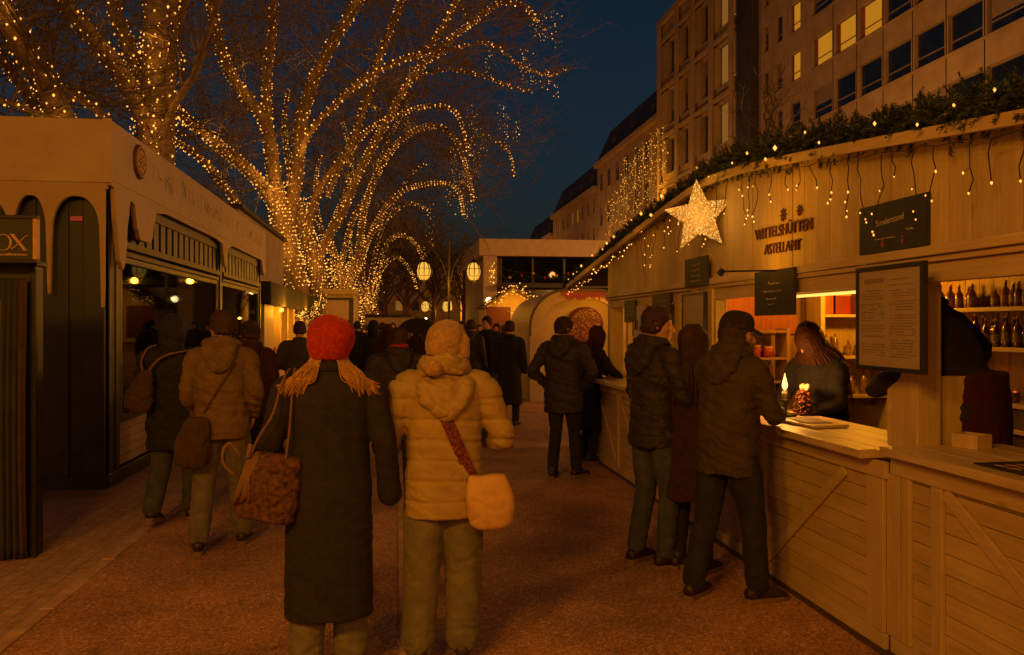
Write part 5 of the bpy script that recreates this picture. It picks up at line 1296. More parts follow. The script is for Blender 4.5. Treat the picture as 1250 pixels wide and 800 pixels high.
mb = MB(); mb.tube([(c.x, AY + .04, c.z), (c.x, AY - .04, c.z), (c.x, AY - .06, c.z)], [.39, .39, .36], 32); mb.build('disc', M['plaque'], hd_)
mb = MB()
for i in range(230):
    a = q.uniform(0, 6.283); r_ = .35 * math.sqrt(q.random()); x, z = c.x + r_ * math.cos(a), c.z + r_ * math.sin(a)
    if q.random() < .75: mb.obox((x, AY - .064, z), (q.uniform(.014, .04), .006, q.uniform(.010, .022)), Matrix.Rotation(q.uniform(0, 3), 3, 'Y'))
mb.build('flower_pattern', M['plaquew'], hd_)
l = thing('stall_lamp', 'small warm lamp tucked below the red trim of the arched stall', 'lamp', (4.62, AY - .45, 2.1)); mb = MB(); ell(mb, (4.62, AY - .45, 2.1), (.04, .04, .05)); mb.build('bulb', M['strip'], l, smooth=True); mb = MB(); mb.tube([(4.62, AY - .45, 2.13), (4.62, AY - .1, 2.3)], .008, 5); mb.build('arm', M['metal'], l)
lampobj('POINT', 'stall_light', (4.3, AY - .8, 2.0), 20, .05); lampobj('POINT', 'stall_light', (3.3, AY - 1.6, 2.1), 6, .05)
# --- red gabled stall
RY = 34
a = atY(594, 400, RY).x; b_ = atY(661, 400, RY).x; pk = atY(627, 351, RY); ev = atY(600, 373, RY).z
rs = thing('red_stall', 'brightly lit gabled stall with a red banner far down the aisle', 'stall', ((a + b_) / 2, RY, 0))
xm = pk.x
mb = MB(); mb.prism([(a, 0), (b_, 0), (b_, ev), (xm, pk.z - .08), (a, ev)], (0, RY + .5, 0), (1, 0, 0), (0, 0, 1), -2.6); mb.build('body', M['cream'], rs)
mb = MB()
for (x0, z0, x1, z1) in ((a - .15, ev - .1, xm, pk.z), (xm, pk.z, b_ + .15, ev - .1)): mb.beam((x0, RY + 1.4, z0), (x1, RY + 1.4, z1), 3.0, .08, up=(0, 0, 1))
mb.build('roof', M['darkwood'], rs)
x = atY(625, 400, RY).x; mb = MB(); mb.box(a + .05, x, RY + .44, RY + .5, atY(0, 412, RY).z, ev - .05); mb.build('red_banner', M['plaque'], rs)
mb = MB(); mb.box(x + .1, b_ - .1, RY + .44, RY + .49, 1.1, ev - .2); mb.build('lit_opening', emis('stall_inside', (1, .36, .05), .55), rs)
mb = MB(); mb.box(a, b_, RY + .2, RY + .48, .98, 1.06); mb.build('counter_top', M['top'], rs)
mb = MB()
for k in range(24):
    xx = x + .14 + (b_ - x - .35) * q.random(); zz = q.choice((1.1, 1.45, 1.8, 2.1)); mb.box(xx, xx + .07, RY + .38, RY + .44, zz, zz + q.uniform(.08, .25))
o = mb.build('goods', M['redwood'], rs); o['kind'] = 'stuff'
mb = MB(); simple_bulbs(mb, [(a, RY + .1, ev), (xm, RY + .1, pk.z), (b_, RY + .1, ev)], 130, (.018, .035), .12); simple_bulbs(mb, [(x, RY + .1, ev), (b_, RY + .1, 1.6)], 20, (.02, .03), .2); mb.tube([(a, RY + .1, ev), (xm, RY + .1, pk.z), (b_, RY + .1, ev)], .02, 4)
o = mb.build('roof_lights', M['bulb2'], rs); o['kind'] = 'stuff'
mb = garland_mesh([(a, RY + .15, ev), (xm, RY + .15, pk.z), (b_, RY + .15, ev)], .14, q, 40, .16); mb.build('roof_garland', M['fir'], rs)
lampobj('POINT', 'stall_light', ((a + b_) / 2, RY - .9, 2.4), 90, .07)
# --- pavilion
PY = 45; x0 = atY(585, 300, PY).x; x1 = 13.2
pv = thing('pavilion', 'flat roofed two storey pavilion with a pale fascia and dark decorated windows', 'pavilion', (x0, PY, 0))
mb = MB(); mb.box(x0 + .3, x1, PY + .6, PY + 17, 0, 5.4); mb.build('body', M['render'], pv)
mb = MB(); mb.box(x0, x1 + .2, PY, PY + 17.5, 5.5, 6.45); mb.build('roof_fascia', M['kioskw'], pv, bevel=.02)
mb = MB(); mb.box(x0 + .25, x0 + 1.0, PY + .1, PY + .6, 0, 5.5); mb.build('column', M['kioskw'], pv)
mb = MB(); mb.box(x0 + 1.2, x1, PY + .45, PY + .58, 4.05, 5.4); w_ = mb.build('window_band', M['kglass'], pv)
for k in range(5): mb = MB(); xx = x0 + 1.2 + 1.8 * k; mb.box(xx, xx + .12, PY + .38, PY + .45, 4.05, 5.4); mb.build('mullion', M['black'], pv)
mb = MB(); mb.box(x0 + 1.0, x1, PY - .6, PY + .44, 3.72, 3.95); mb.build('canopy', M['metal'], pv)
mb = MB(); mb.box(x0 + 1.0, x1, PY + .4, PY + .55, 0, 3.7); mb.build('shopfront', M['dglass'], pv)
mb = MB(); simple_bulbs(mb, [(x0 + .7, PY + .02, 4.1), (x0 + .7, PY + .02, 5.2)], 22, (.03, .05), .1)
o = mb.build('column_lights', M['bulb2'], pv); o['kind'] = 'stuff'
gs = thing('window_garland', 'dark fir garland with dim baubles across the pavilion windows', 'garland', (x0 + 3, PY + .3, 4.3))
mb = garland_mesh([(x0 + 1.3, PY + .25, 4.3), (x0 + 6.9, PY + .25, 4.25)], .30, q, 50, .3); mb.build('greenery', M['fir'], gs)
for k in range(8): mb = MB(); ell(mb, (x0 + 1.7 + .66 * k, PY - .02, 4.3 + .12 * (k % 3)), (.09, .09, .09), 10, 8); mb.build('bauble', M['red' if k % 2 else 'gold'], gs, smooth=True)
def gl_lamp(name, lab, p, r, e, mat='white_l', pole=None):
    t = thing(name, lab, 'lamp', p); mb = MB(); ell(mb, p, (r, r, r), 12, 8); mb.build('glowing_head', M[mat], t, smooth=True)
    if pole: mb = MB(); mb.tube([(p[0], p[1] + .02, 0), (p[0], p[1] + .02, p[2] - r)], .05, 8); mb.build('pole', M['metal'], t)
    lampobj('POINT', 'lamp_light', (p[0], p[1] - r - .15, p[2]), e, .05); return t
p = atY(597, 367, 41); gl_lamp('flood_lamp', 'dazzling pale flood lamp in front of the pavilion column', (p.x, 41, p.z), .16, 22, pole=True)
p = atY(520, 389, 40); gl_lamp('pole_light', 'small bright white light low over the crowd below the distant lantern', (p.x, 40, p.z), .05, 8, pole=True)
# --- stalls on the kiosk side
s2 = thing('awning_stall', 'cream stall with a dark flat awning and glowing open bays beyond the black kiosk', 'stall', (-2.9, 19.3, 0))
X2 = -2.92
mb = MB(); mb.box(-5.5, X2 - .25, 19.0, 30.2, 0, 2.45); mb.build('body', M['creamH'], s2)
mb = MB(); mb.box(-5.6, X2 + .16, 18.9, 30.3, 2.10, 2.62); mb.build('awning', M['blackrough'], s2, bevel=.02)
yy = 19.0; k = 0
for (a, b_) in ((19.0, 20.4), (21.5, 21.8), (22.9, 23.2), (24.3, 24.6), (26.0, 26.3), (28, 28.3), (29.9, 30.2)):
    mb = MB(); mb.box(X2 - .249, X2, a, b_, 0, 2.1); mb.build('pillar', M['post'], s2)
mb = MB(); mb.box(X2 - .26, X2 + .06, 20.4, 29.9, .85, .93); mb.build('counter_top', M['top'], s2)
mb = MB(); mb.box(X2 - .2, X2 - .02, 20.4, 29.9, .0, .85); mb.build('counter_front', M['creamH'], s2)
for (a, b_) in ((20.42, 21.48), (21.82, 22.88), (23.22, 24.28), (24.62, 25.98), (26.3, 28), (28.3, 29.9)):
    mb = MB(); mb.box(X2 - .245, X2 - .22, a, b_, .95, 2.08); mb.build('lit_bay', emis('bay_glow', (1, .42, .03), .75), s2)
    mb = MB(); w = (b_ - a)
    for t_ in (.08, .3, .52, .74): mb.box(X2 - .2, X2 - .17, a + w * t_, a + w * (t_ + .10), 1.25 if t_ != .3 else .95, 2.07)
    mb.build('curtain', M['redwood'], s2)
    mb = MB(); mb.box(X2 - .12, X2 - .0, a + .2, a + .2 + w * .3, .93, 1.10); mb.box(X2 - .12, X2, a + .3 + w * .4, a + w * .9, .93, 1.03); mb.build('red_goods', M['red'], s2)
for k_, yy_ in enumerate((21.2, 26.2)):  # lamps added under the awning to brighten the crowd
    t_ = thing('added_awning_lamp', ('round warm lamp under the near part of the dark awning', 'round warm lamp under the far part of the dark awning')[k_], 'lamp', (X2 + .05, yy_, 2.02)); m_ = MB(); ell(m_, (X2 + .08, yy_, 2.02), (.06, .06, .06)); m_.build('bulb', M['strip'], t_, smooth=True); lampobj('POINT', 'crowd_fill', (X2 + .30, yy_, 1.98), 45, .06)
up = thing('upper_block', 'plain cream upper block rising above the dark awning behind the kiosk', 'building', (-4.5, 22, 2.6)); mb = MB(); mb.box(-7.5, -3.55, 19.4, 27, 2.62, 4.3); mb.build('block_wall', M['render'], up); mb = MB(); mb.box(-7.6, -3.45, 19.3, 27.1, 4.3, 4.4); mb.build('roof', M['slate'], up)
gw = thing('swag_garland', 'hanging garland packed with warm lights in a loop under the dark awning', 'garland', (X2 + .3, 24, 2.3))
path = [atY(u, v, Y) for (u, v, Y) in ((350, 352, 24.5), (352, 366, 24.5), (345, 380, 24.5), (349, 390, 24.6), (362, 384, 24.9), (372, 387, 25.3), (382, 383, 25.8), (389, 374, 26.3), (392, 362, 26.8))]
mb = garland_mesh(path, .16, q, 110, .14); mb.build('greenery', M['fir'], gw)
mb = MB(); simple_bulbs(mb, path, 300, (.010, .020), .11); simple_bulbs(mb, [atY(u, v, 24.5) for (u, v) in ((340, 384), (355, 392), (352, 402))], 90, (.010, .018), .12); mb.tube(path, .01, 4); o = mb.build('garland_lights', M['bulb2'], gw); o['kind'] = 'stuff'
lampobj('POINT', 'garland_light', tuple(path[4] + V((.4, -.5, 0))), 16, .05); lampobj('POINT', 'bay_light', (X2 + .6, 23, 1.6), 45, .06)
s3 = thing('flat_roofed_stall', 'square cream hut with a dark framed blank front panel behind the red hat', 'stall', (-2.0, 31, 0))
a, b_ = atY(394, 370, 31).x, atY(432, 370, 31).x; zt = atY(400, 353, 31).z
mb = MB(); mb.box(a, b_, 31, 35, 0, zt - .2); mb.build('body', M['cream'], s3); mb = MB(); mb.box(a - .1, b_ + .05, 30.85, 35.1, zt - .2, zt); mb.build('roof_band', M['kioskw'], s3)
mb = MB(); mb.box(b_ - .16, b_ - .02, 30.94, 31, .9, zt - .32); mb.box(a + .05, b_ - .16, 30.94, 31, zt - .4, zt - .32); mb.build('panel_frame', M['black'], s3)
mb = MB(); mb.box(a + .1, b_ - .17, 30.97, 31, 1.6, zt - .41); mb.build('panel', M['kioskw'], s3)
s4 = thing('low_stall', 'low dark roofed stall with an orange lit interior at the end of the aisle', 'stall', (-.5, 46, 0))
a, b_ = atY(446, 380, 46).x, atY(503, 380, 46).x; zt = atY(470, 384, 46).z
mb = MB(); mb.box(a, b_, 45.6, 49, zt - .16, zt); mb.build('roof', M['metal'], s4)
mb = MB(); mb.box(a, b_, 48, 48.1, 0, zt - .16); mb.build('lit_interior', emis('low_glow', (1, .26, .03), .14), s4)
for k in range(6): xx = a + (b_ - a) * k / 5; mb = MB(); mb.box(xx - .04, xx + .04, 45.8, 45.9, 0, zt - .16); mb.build('post', M['post'], s4)
mb = MB(); mb.box(a, b_, 45.8, 46, .0, 1.0); mb.build('counter', M['redwood'], s4)
# ================================================================ STREET LAMPS
def lantern(mbF, mbG, c, r=.22, h=.6):
    x, y, z = c
    mbG.lathe((x, y, z - h / 2), [(r * .45, 0), (r * .9, h * .22), (r, h * .5), (r * .8, h * .82), (r * .5, h * .95)], 12)
    for k in range(8):
        a_ = k * math.pi / 4; mbF.tube([(x + r * s * math.cos(a_), y + r * s * math.sin(a_), z - h / 2 + h * t) for s, t in ((.48, 0), (.96, .22), (1.06, .5), (.86, .82), (.5, .97))], .020, 4)
    for (t, s) in ((.22, .96), (.62, 1.02)):
        mbF.tube([(x + r * s * math.cos(a_), y + r * s * math.sin(a_), z - h / 2 + h * t) for a_ in [R(v) for v in range(0, 361, 30)]], .010, 4)
    mbF.lathe((x, y, z + h * .45), [(r * .62, 0), (r * .45, .06), (r * .12, .12), (r * .08, .22)], 10)
    mbF.lathe((x, y, z - h / 2 - .1), [(r * .06, 0), (r * .2, .05), (r * .5, .1)], 10)
def street_lamp(lab, x, y, zl, arm, ztop, e, r=.22, arms=(-1, 1), ps=1.0, rad=.09):
    t = thing('street_lamp', lab, 'street lamp', (x, y, 0))
    mb = MB(); mb.tube([(x, y, 0), (x, y, .9), (x, y, 1.0), (x, y, ztop)], [.10 * ps, .09 * ps, .055 * ps, .035 * ps], 10); mb.build('post', M['metal'], t)
    for s in arms:
        mb = MB(); mb.tube([(x, y, zl - .9)] + [(x + s * arm * (1 - math.cos(R(a_))), y, zl - .9 + 1.75 * math.sin(R(a_)) ) for a_ in range(15, 76, 15)] + [(x + s * arm, y, zl + .60), (x + s * arm, y, zl + .42)], .022 * ps, 6); mb.build('arm', M['metal'], t)
        F_, G_ = MB(), MB(); lantern(F_, G_, (x + s * arm, y, zl), r, r * 2.7); f = F_.build('lantern', M['metal'], t); g = G_.build('lantern_glass', M['lantern'], t); g.parent = f
        lampobj('POINT', 'lantern_light', (x + s * arm, y - (.5 if e < 200 else 0), zl - .45), e, rad)
    return t
p = atY(548, 331, 29); street_lamp('double street lamp with two glowing caged lanterns before the pavilion', p.x, 29, p.z, .88, atY(547, 292, 29).z, 120, .24)
p = atY(532, 374, 62); street_lamp('smaller double street lamp glowing further down the aisle', p.x, 62, p.z, .80, p.z + 1.6, 150, .29)
# unseen lamps of the same pattern, added behind the viewpoint to light the near scene
street_lamp('tall double street lamp behind the viewpoint on the kiosk side', -2.7, -.9, 4.7, .9, 5.7, 560, .26, rad=.35)
street_lamp('tall double street lamp behind the viewpoint on the booth side', 3.6, -4.0, 5.0, .9, 6.0, 260, .26, rad=.35)
for i, (x, y) in enumerate(((13, 12), (13, 34), (13, 60), (13, 90), (13, 125))):  # road lamps added out of sight behind the booth, to light the facades
    t = thing('added_road_lamp', ('road lamp behind the near end of the booth', 'road lamp behind the far end of the booth', 'road lamp beside the pavilion', 'road lamp in front of the framed window block', 'road lamp before the mansard roofed house')[i], 'street lamp', (x, y, 0))
    mb = MB(); mb.tube([(x, y, 0), (x, y, 6.4), (x + .4, y, 6.8), (x + 1.0, y, 6.9)], [.09, .06, .05, .04], 8); mb.build('post', M['metal'], t)
    mb = MB(); mb.box(x + .8, x + 1.4, y - .14, y + .14, 6.80, 6.90); mb.build('head', M['metal'], t)
    mb = MB(); mb.box(x + .85, x + 1.35, y - .11, y + .11, 6.775, 6.797); mb.build('diffuser', M['lantern'], t)
    lampobj('POINT', 'facade_fill', (x + 2.2, y, 6.6), 2200 if i != 2 else 1600, .3, (1, .40, .09))
# ================================================================ BUILDINGS (right, plane facing -X)
def facade(t, X, y0, y1, z0, z1, cols, rows, wallm, depth=10, rec=.22, lit=(), dim=(), frame='wframe', mull=1, sill=True, pier_out=0.0):
    """cols: list of (ya,yb), rows: list of (za,zb); windows recessed behind a wall made of piers and spandrels"""
    mb = MB()
    mb.box(X + rec + .06, X + depth, y0, y1, z0, z1); mb.build('core', M[wallm], t)
    mb = MB(); zs = [z0] + [z for r in rows for z in r] + [z1]
    for i in range(0, len(zs), 2): mb.box(X, X + rec, y0, y1, zs[i], zs[i + 1])
    ys_ = [y0] + [y for c in cols for y in c] + [y1]
    for (za, zb) in rows:
        for i in range(0, len(ys_), 2):
            if ys_[i + 1] > ys_[i]: mb.box(X + .004 - pier_out, X + rec, ys_[i], ys_[i + 1], za, zb)
    mb.build('wall', M[wallm], t)
    for ri, (za, zb) in enumerate(rows):
        for ci, (ya, yb) in enumerate(cols):
            F_ = MB(); fw = .07
            F_.box(X + rec - .05, X + rec + .05, ya, ya + fw, za, zb); F_.box(X + rec - .05, X + rec + .05, yb - fw, yb, za, zb)
            F_.box(X + rec - .05, X + rec + .05, ya + fw, yb - fw, za, za + fw); F_.box(X + rec - .05, X + rec + .05, ya + fw, yb - fw, zb - fw, zb)
            if mull == 1: F_.box(X + rec - .04, X + rec + .04, ya + fw, yb - fw, za + (zb - za) * .27, za + (zb - za) * .27 + .05)
            if mull == 2: F_.box(X + rec - .04, X + rec + .04, (ya + yb) / 2 - .03, (ya + yb) / 2 + .03, za + fw, zb - fw)
            f = F_.build('window', M[frame], t)
            k = (ri, ci); m_ = 'litwin' if k in lit else 'dimwin' if k in dim else 'dglass'
            G_ = MB(); G_.box(X + rec + .01, X + rec + .03, ya + fw, yb - fw, za + fw, zb - fw); g = G_.build('pane', M[m_], t); g.parent = f
            if m_ == 'dglass' and bl.random() < .35:
                h_ = bl.uniform(.2, .7); G_ = MB(); G_.box(X + rec - .008, X + rec + .006, ya + fw, yb - fw, zb - fw - (zb - za) * h_, zb - fw); g = G_.build('blind', M['wframe'], t); g.parent = f
            if k in lit:
                G_ = MB(); G_.box(X + rec - .01, X + rec + .005, yb - fw - (yb - ya) * .14, yb - fw, za + fw, zb - fw); g = G_.build('curtain', M['redwood'], t); g.parent = f
BX = 24.0; bl = random.Random(17)
A = thing('office_block', 'large office block with long ribbon windows, three of them lit yellow', 'building', (BX, 34, 0))
def yat(u, X=BX): return atX(u, 300, X).y
cols = []; edges = [993, 1018, 1047, 1080, 1115, 1158, 1208, 1262]
edges = [990] + [1017, 1046, 1078, 1114, 1155, 1202, 1256]
for i in range(len(edges) - 1): cols.append((yat(edges[i + 1]) + .12, yat(edges[i]) - .12))
cols = sorted(cols); narrow = [(yat(977), yat(964)), (yat(955), yat(947)), (yat(938), yat(932))]
cols = cols + narrow
rows = [(4.6, 6.3), (7.6, 9.3), (10.55, 12.25), (13.55, 15.25), (16.55, 18.25), (19.55, 21.25), (22.5, 24.2), (25.5, 27.2)]
nr = len(edges) - 1; L_ = nr - 1
lit = {(4, L_), (4, L_ - 1), (4, L_ - 2), (4, nr), (5, nr)}
facade(A, BX, 20, yat(926), 0, 29, cols, rows, 'stone', 14, lit=lit, dim={(6, nr)}, rec=.18)
mb = MB()
for y_ in [yat(e) for e in edges[1:]]:
    mb.box(BX - .012, BX - .001, y_ - .025, y_ + .025, 0, 29)
mb.build('panel_joint', M['metal'], A)
for (za, zb) in rows: mb = MB(); mb.box(BX - .06, BX - .001, 20, yat(990), za - .14, za - .02); mb.build('sill_band', M['stone'], A)
mb = MB(); mb.box(BX - .5, BX + 1.0, yat(925), yat(907), 0, 29.5); pier = thing('stair_tower', 'dark narrow stair tower between the office block and the framed window block', 'building', (BX, 50, 0)); mb.build('tower_shaft', M['slate'], pier)
mb = MB(); mb.box(BX - .55, BX + 1.05, yat(925) - .02, yat(907) + .02, 29.5, 29.8); mb.build('tower_cap', M['stone'], pier)
B = thing('stone_block', 'stone faced block with deep framed tall windows beside the sky', 'building', (BX, 58, 0))
us = [(906, 882), (873, 862), (848, 838), (832, 821)]
cols = sorted([(yat(a_), yat(b_)) for a_, b_ in us]); rows = [(2.2 + 4.25 * k, 5.2 + 4.25 * k) for k in range(6)]
facade(B, BX - .4, yat(907), yat(812), 0, 28.3, cols, rows, 'stone', 14, rec=.34, dim={(4, 0), (3, 0), (5, 0)}, mull=2, pier_out=.16)
mb = MB(); mb.box(BX - .75, BX + 14, yat(907), yat(812) + .2, 28.3, 28.9); mb.build('cornice', M['stone'], B, bevel=.05)
for k in range(6):
    mb = MB(); mb.box(BX - .72, BX - .58, yat(907), yat(812) + .05, 5.35 + 4.25 * k, 5.65 + 4.25 * k); mb.build('string_course', M['stone'], B)
for (u0_) in (909, 878, 855, 835, 813): 
    yy = yat(u0_) if u0_ != 909 else yat(907) + .5; mb = MB(); mb.box(BX - .74, BX - .57, yy - .35, yy + .35, 0, 28.28); mb.build('pilaster', M['stone'], B)
# older row
def rowhouse(lab, y0, y1, zeave, ztop, ncol, nrow, lit, dim, X=BX, wallm='stone2'):
    t = thing('town_house', lab, 'building', (X, y0, 0)); w = (y1 - y0) / ncol
    cols = [(y0 + w * k + w * .3, y0 + w * k + w * .7) for k in range(ncol)]; h = zeave / nrow
    rows = [(h * k + h * .28, h * k + h * .78) for k in range(nrow)]
    facade(t, X, y0, y1, 0, zeave, cols, rows, wallm, 12, lit=lit, dim=dim, rec=.10, mull=2)
    mb = MB(); mb.box(X - .5, X + 12, y0, y1, zeave, zeave + .5); mb.build('cornice', M[wallm], t)
    mb = MB(); mb.prism([(X - .2, zeave + .5), (X + 12, zeave + .5), (X + 11, ztop), (X + 1.6, ztop)], (0, y1, 0), (1, 0, 0), (0, 0, 1), (y1 - y0) - .0); mb.build('mansard_roof', M['slate'], t)
    for k in range(ncol // 2): yy = y0 + w * (2 * k + 1); mb = MB(); mb.box(X + .1, X + 1.6, yy - .6, yy + .6, zeave + .55, zeave + 2.1); mb.build('dormer', M['slate'], t)
    for k in range(2): yy = y0 + (y1 - y0) * (.25 + .5 * k); mb = MB(); mb.box(X + 4, X + 5, yy, yy + 1.5, ztop - .1, ztop + 1.3); mb.build('chimney', M['stone2'], t)
    return t
qq = random.Random(4)
def rset(nr_, nc, n): return {(qq.randrange(nr_), qq.randrange(nc)) for _ in range(n)}
rowhouse('dark roofed old house behind the hanging light curtain', yat(812) + .3, 96, 20.5, 25.0, 7, 5, set(), rset(5, 7, 8))
rowhouse('long old house with a mansard roof and glowing upper windows', 96.4, 124, 18.0, 22.5, 9, 5, {(4, 3), (3, 6)}, rset(5, 9, 26))
rowhouse('lower mansard roofed house at the far end of the street', 124.4, 150, 15.5, 20.0, 8, 4, set(), rset(4, 8, 12))
rowhouse('last small dark roofed house above the pavilion', 150.4, 182, 12.5, 17.0, 9, 4, {(3, 0)}, rset(4, 9, 5))
# light curtain on the facade: each strand hangs by itself
cs = []
for k in range(19):
    u_ = 743 + k * 3.9 + q.uniform(-1, 1); X = 22.3; top = 215 - (u_ - 743) * .98 + q.uniform(-4, 6) if u_ < 800 else 152 + q.uniform(0, 14)
    if u_ < 760: top = 248 - (u_ - 743) * 1.9
    p0 = atX(u_, top, X); p1 = atX(u_, 306, X)
    mb = MB(); n = int((p0.z - p1.z) / .155); pts = []
    for i in range(n + 1):
        z = p0.z - (p0.z - p1.z) * i / n; y_ = p0.y + .6 * nz(V((k * 3.1, z * .35, 0))); pts.append((X + q.uniform(-.3, .3), y_, z))
    mb.tube([pts[0], pts[-1]], .003, 3)
    for p_ in pts:
        if q.random() < .68: mb.octa((p_[0], p_[1] + q.uniform(-.32, .32), p_[2]), q.uniform(.022, .065))
    o = mb.build('light_strand', M['bulbC'], None); props(o, 'strand of small warm lights in the glowing curtain hung before the old house', 'light strand', 'light curtain strands before the old house')
lampobj('POINT', 'curtain_light', tuple(atX(775, 240, 21.0)), 500, 1.0)
# backdrop on the far left and end of the street so the horizon is closed
def block(lab, x0, x1, y0, y1, z, mat='stone2', seed=0):
    t = thing('distant_block', lab, 'building', ((x0 + x1) / 2, y0, 0)); mb = MB(); mb.box(x0, x1, y0, y1, 0, z); mb.build('wall', M[mat], t); mb = MB(); mb.box(x0 - .3, x1 + .3, y0 - .3, y1, z, z + .6); mb.build('roof_slab', M['slate'], t)
    r5 = random.Random(seed); n = 0
    for k in range(int((x1 - x0) / 3)):
        for j in range(int(z / 3.2)):
            xx = x0 + 1 + 3 * k; zz = 1.2 + 3.2 * j; mb = MB(); mb.box(xx, xx + 1.2, y0 - .04, y0 - .002, zz, zz + 1.7); mb.build('window', M['dimwin' if r5.random() < .18 else 'dglass'], t); n += 1
            if n > 90: return t
block('broad dark building closing the far end of the market', -16, 18, 150, 165, 13, seed=2)
block('dark building far behind the lit trees on the kiosk side', -62, -22, 110, 125, 16, seed=3)
# ================================================================ TREES WITH FAIRY LIGHTS
q = random.Random(33)
def sample(path, step):
    out = []; 
    for i in range(len(path) - 1):
        a, b_ = path[i], path[i + 1]; L = (a[0] - b_[0]).length; n = max(1, int(L / step))
        for k in range(n): t = k / n; out.append((a[0].lerp(b_[0], t), a[1] * (1 - t) + b_[1] * t))
    out.append(path[-1]); return out
def smooth_path(pts, rs, sub=5):
    k = catmull([(*p, r) for p, r in zip(pts, rs)], sub); return [(V(c[:3]), max(.01, c[3])) for c in k]
def twig(mb, p, d, L, r, depth, q, minz=2.6):
    n = 4; pts = [p]; dd = d.normalized()
    for i in range(n):
        dd = (dd + V((q.gauss(0, .22), q.gauss(0, .22), q.gauss(0, .18) + .07))).normalized(); pts.append(pts[-1] + dd * L / n)
    mb.tube(pts, [r * (1 - .75 * i / n) for i in range(n + 1)], 3, cap=False)
    if depth > 0:
        for k in range(5 if depth > 1 else 4):
            i = q.randint(1, n); b_ = pts[i]; e = (dd + V((q.gauss(0, .8), q.gauss(0, .8), q.gauss(0, .6)))).normalized()
            twig(mb, b_, e, L * q.uniform(.4, .65), r * .55, depth - 1, q)
ALL_LIGHT_PTS = []
def tree(lab, Y, trunk, limbs, seed, twig_density=1.0, twigL=2.4, depthspread=2.5, crown_from=0.25):
    """trunk & limbs given as picture polylines at distance Y; limbs lean towards / away from the aisle plane by their own depth"""
    q = random.Random(seed); base = atY(trunk['p'][0][0], 398, Y)
    t = thing('plane_tree', lab, 'tree', (base.x, Y, 0)); mb = MB(); tw = MB(); D_ = Y; done = {}
    def place(pl, w, y0, y1):
        n = len(pl); pts = []; 
        for i, (u, v) in enumerate(pl): pts.append(atY(u, v, y0 + (y1 - y0) * (i / max(1, n - 1))))
        rs = [w[0] * (1 - i / (n - 1)) + w[1] * i / (n - 1) for i in range(n)]
        return smooth_path(pts, [r * D_ / 2000 for r in rs])
    tp = place(trunk['p'], trunk['w'], Y, Y)
    g = tp[0][0].copy(); g.z = -.1; base_path = [(g, tp[0][1] * 1.45), (V((g.x, g.y, .4)), tp[0][1] * 1.1)] + tp
    mb.tube([p for p, r in base_path], [r for p, r in base_path], 12)
    out = [tp]
    for li in limbs:
        dy = li.get('dy', q.uniform(-depthspread, depthspread)); pth = place(li['p'], li['w'], Y, Y + dy)
        mb.tube([p for p, r in pth], [r for p, r in pth], 9); out.append(pth)
        s = sample(pth, .55); tl_ = li.get('tl', 1.0)
        for i, (p, r) in enumerate(s):
            if i < len(s) * crown_from or q.random() > 1.0 * twig_density: continue
            d = V((q.gauss(0, 1), q.gauss(0, 1), q.gauss(.45, .7)))
            twig(tw, p, d, tl_ * twigL * q.uniform(.5, 1.5), min(.034, max(.018, r * .45)), 2, q)
            if i % 2: twig(tw, p, V((q.gauss(0, 1), q.gauss(0, 1), q.gauss(.2, .8))), tl_ * twigL * q.uniform(.8, 1.5), .024, 2, q)
    mb.build('trunk', M['bark'], t, smooth=True)
    tw.build('crown', M['twig'], t)
    return t, out
def light_string(lab, path, Y, n, size, parts=False, off=1.0, group=None, jit=0.0, wrap=True, mat='bulb2', seed=0, drop=0.0):
    q = random.Random(seed + int(path[0][0].x * 1000) + n); s = sample(path, .08 if Y < 26 else .12); t = None
    L = len(s); pos = []
    wire = []; ang = q.uniform(0, 6)
    n = int(n * (1.6 if Y < 28 else 2.3))
    for k in range(n):
        i = min(L - 1, int((k + q.random()) / n * L)); p, r = s[i]; d = (s[min(i + 1, L - 1)][0] - s[max(i - 1, 0)][0]).normalized()
        u = d.cross(V((0, 1, 0))); u = u.normalized() if u.length > .01 else V((1, 0, 0)); w = d.cross(u)
        ang += q.uniform(.5, 1.5) if wrap else q.uniform(-.4, .4)
        rr_ = r * 1.04 + .02 + jit * abs(q.gauss(0, 1)); pp = p + (u * math.cos(ang) + w * math.sin(ang)) * rr_ * off - V((0, 0, drop * q.random())); pos.append(pp)
    mbw = MB(); mbw.tube(pos if len(pos) < 400 else pos[::2], .006 if Y < 26 else .005, 3, cap=False)
    t = thing('light_string', lab, 'light string', pos[0], 0, group)
    mbw.build('wire', M['wire'], t)
    if parts:
        order = sorted(range(len(pos)), key=lambda i: pos[i].y); big = set(order[:100]); rest = MB()
        for i, pp in enumerate(pos):
            r_ = 1.15 * (size[0] * .7 + (size[1] - size[0] * .7) * q.random() ** 2)
            if i in big: bulb(t, pp, r_, bm2)
            else: rest.octa(pp, r_)
        if rest.v: o = rest.build('bulbs', M['bulb2'], t); o['kind'] = 'stuff'
    else:
        mb = MB()
        for pp in pos: mb.octa(pp, 1.2 * (size[0] * .75 + (size[1] - size[0] * .75) * q.random() ** 1.8))
        o = mb.build('bulbs', M[mat], t); o['kind'] = 'stuff'
    return t
bm2 = bm_me.copy(); bm2.materials.clear(); bm2.materials.append(M['bulb2'])
def lights_along(path, step, e, off=(.0, -.9, .2), rad=.08):
    L = 0; last = None
    for p, r in sample(path, .5):
        if last is None or (p - last).length > step:
            last = p.copy(); o = V(off) * (1 + r); lampobj('POINT', 'fairy_light', tuple(p + V((q.uniform(-.5, .5), o.y, o.z))), e * .55, rad, (1, .41, .045))
def L(p, w, **k): return dict(p=p, w=w, **k)
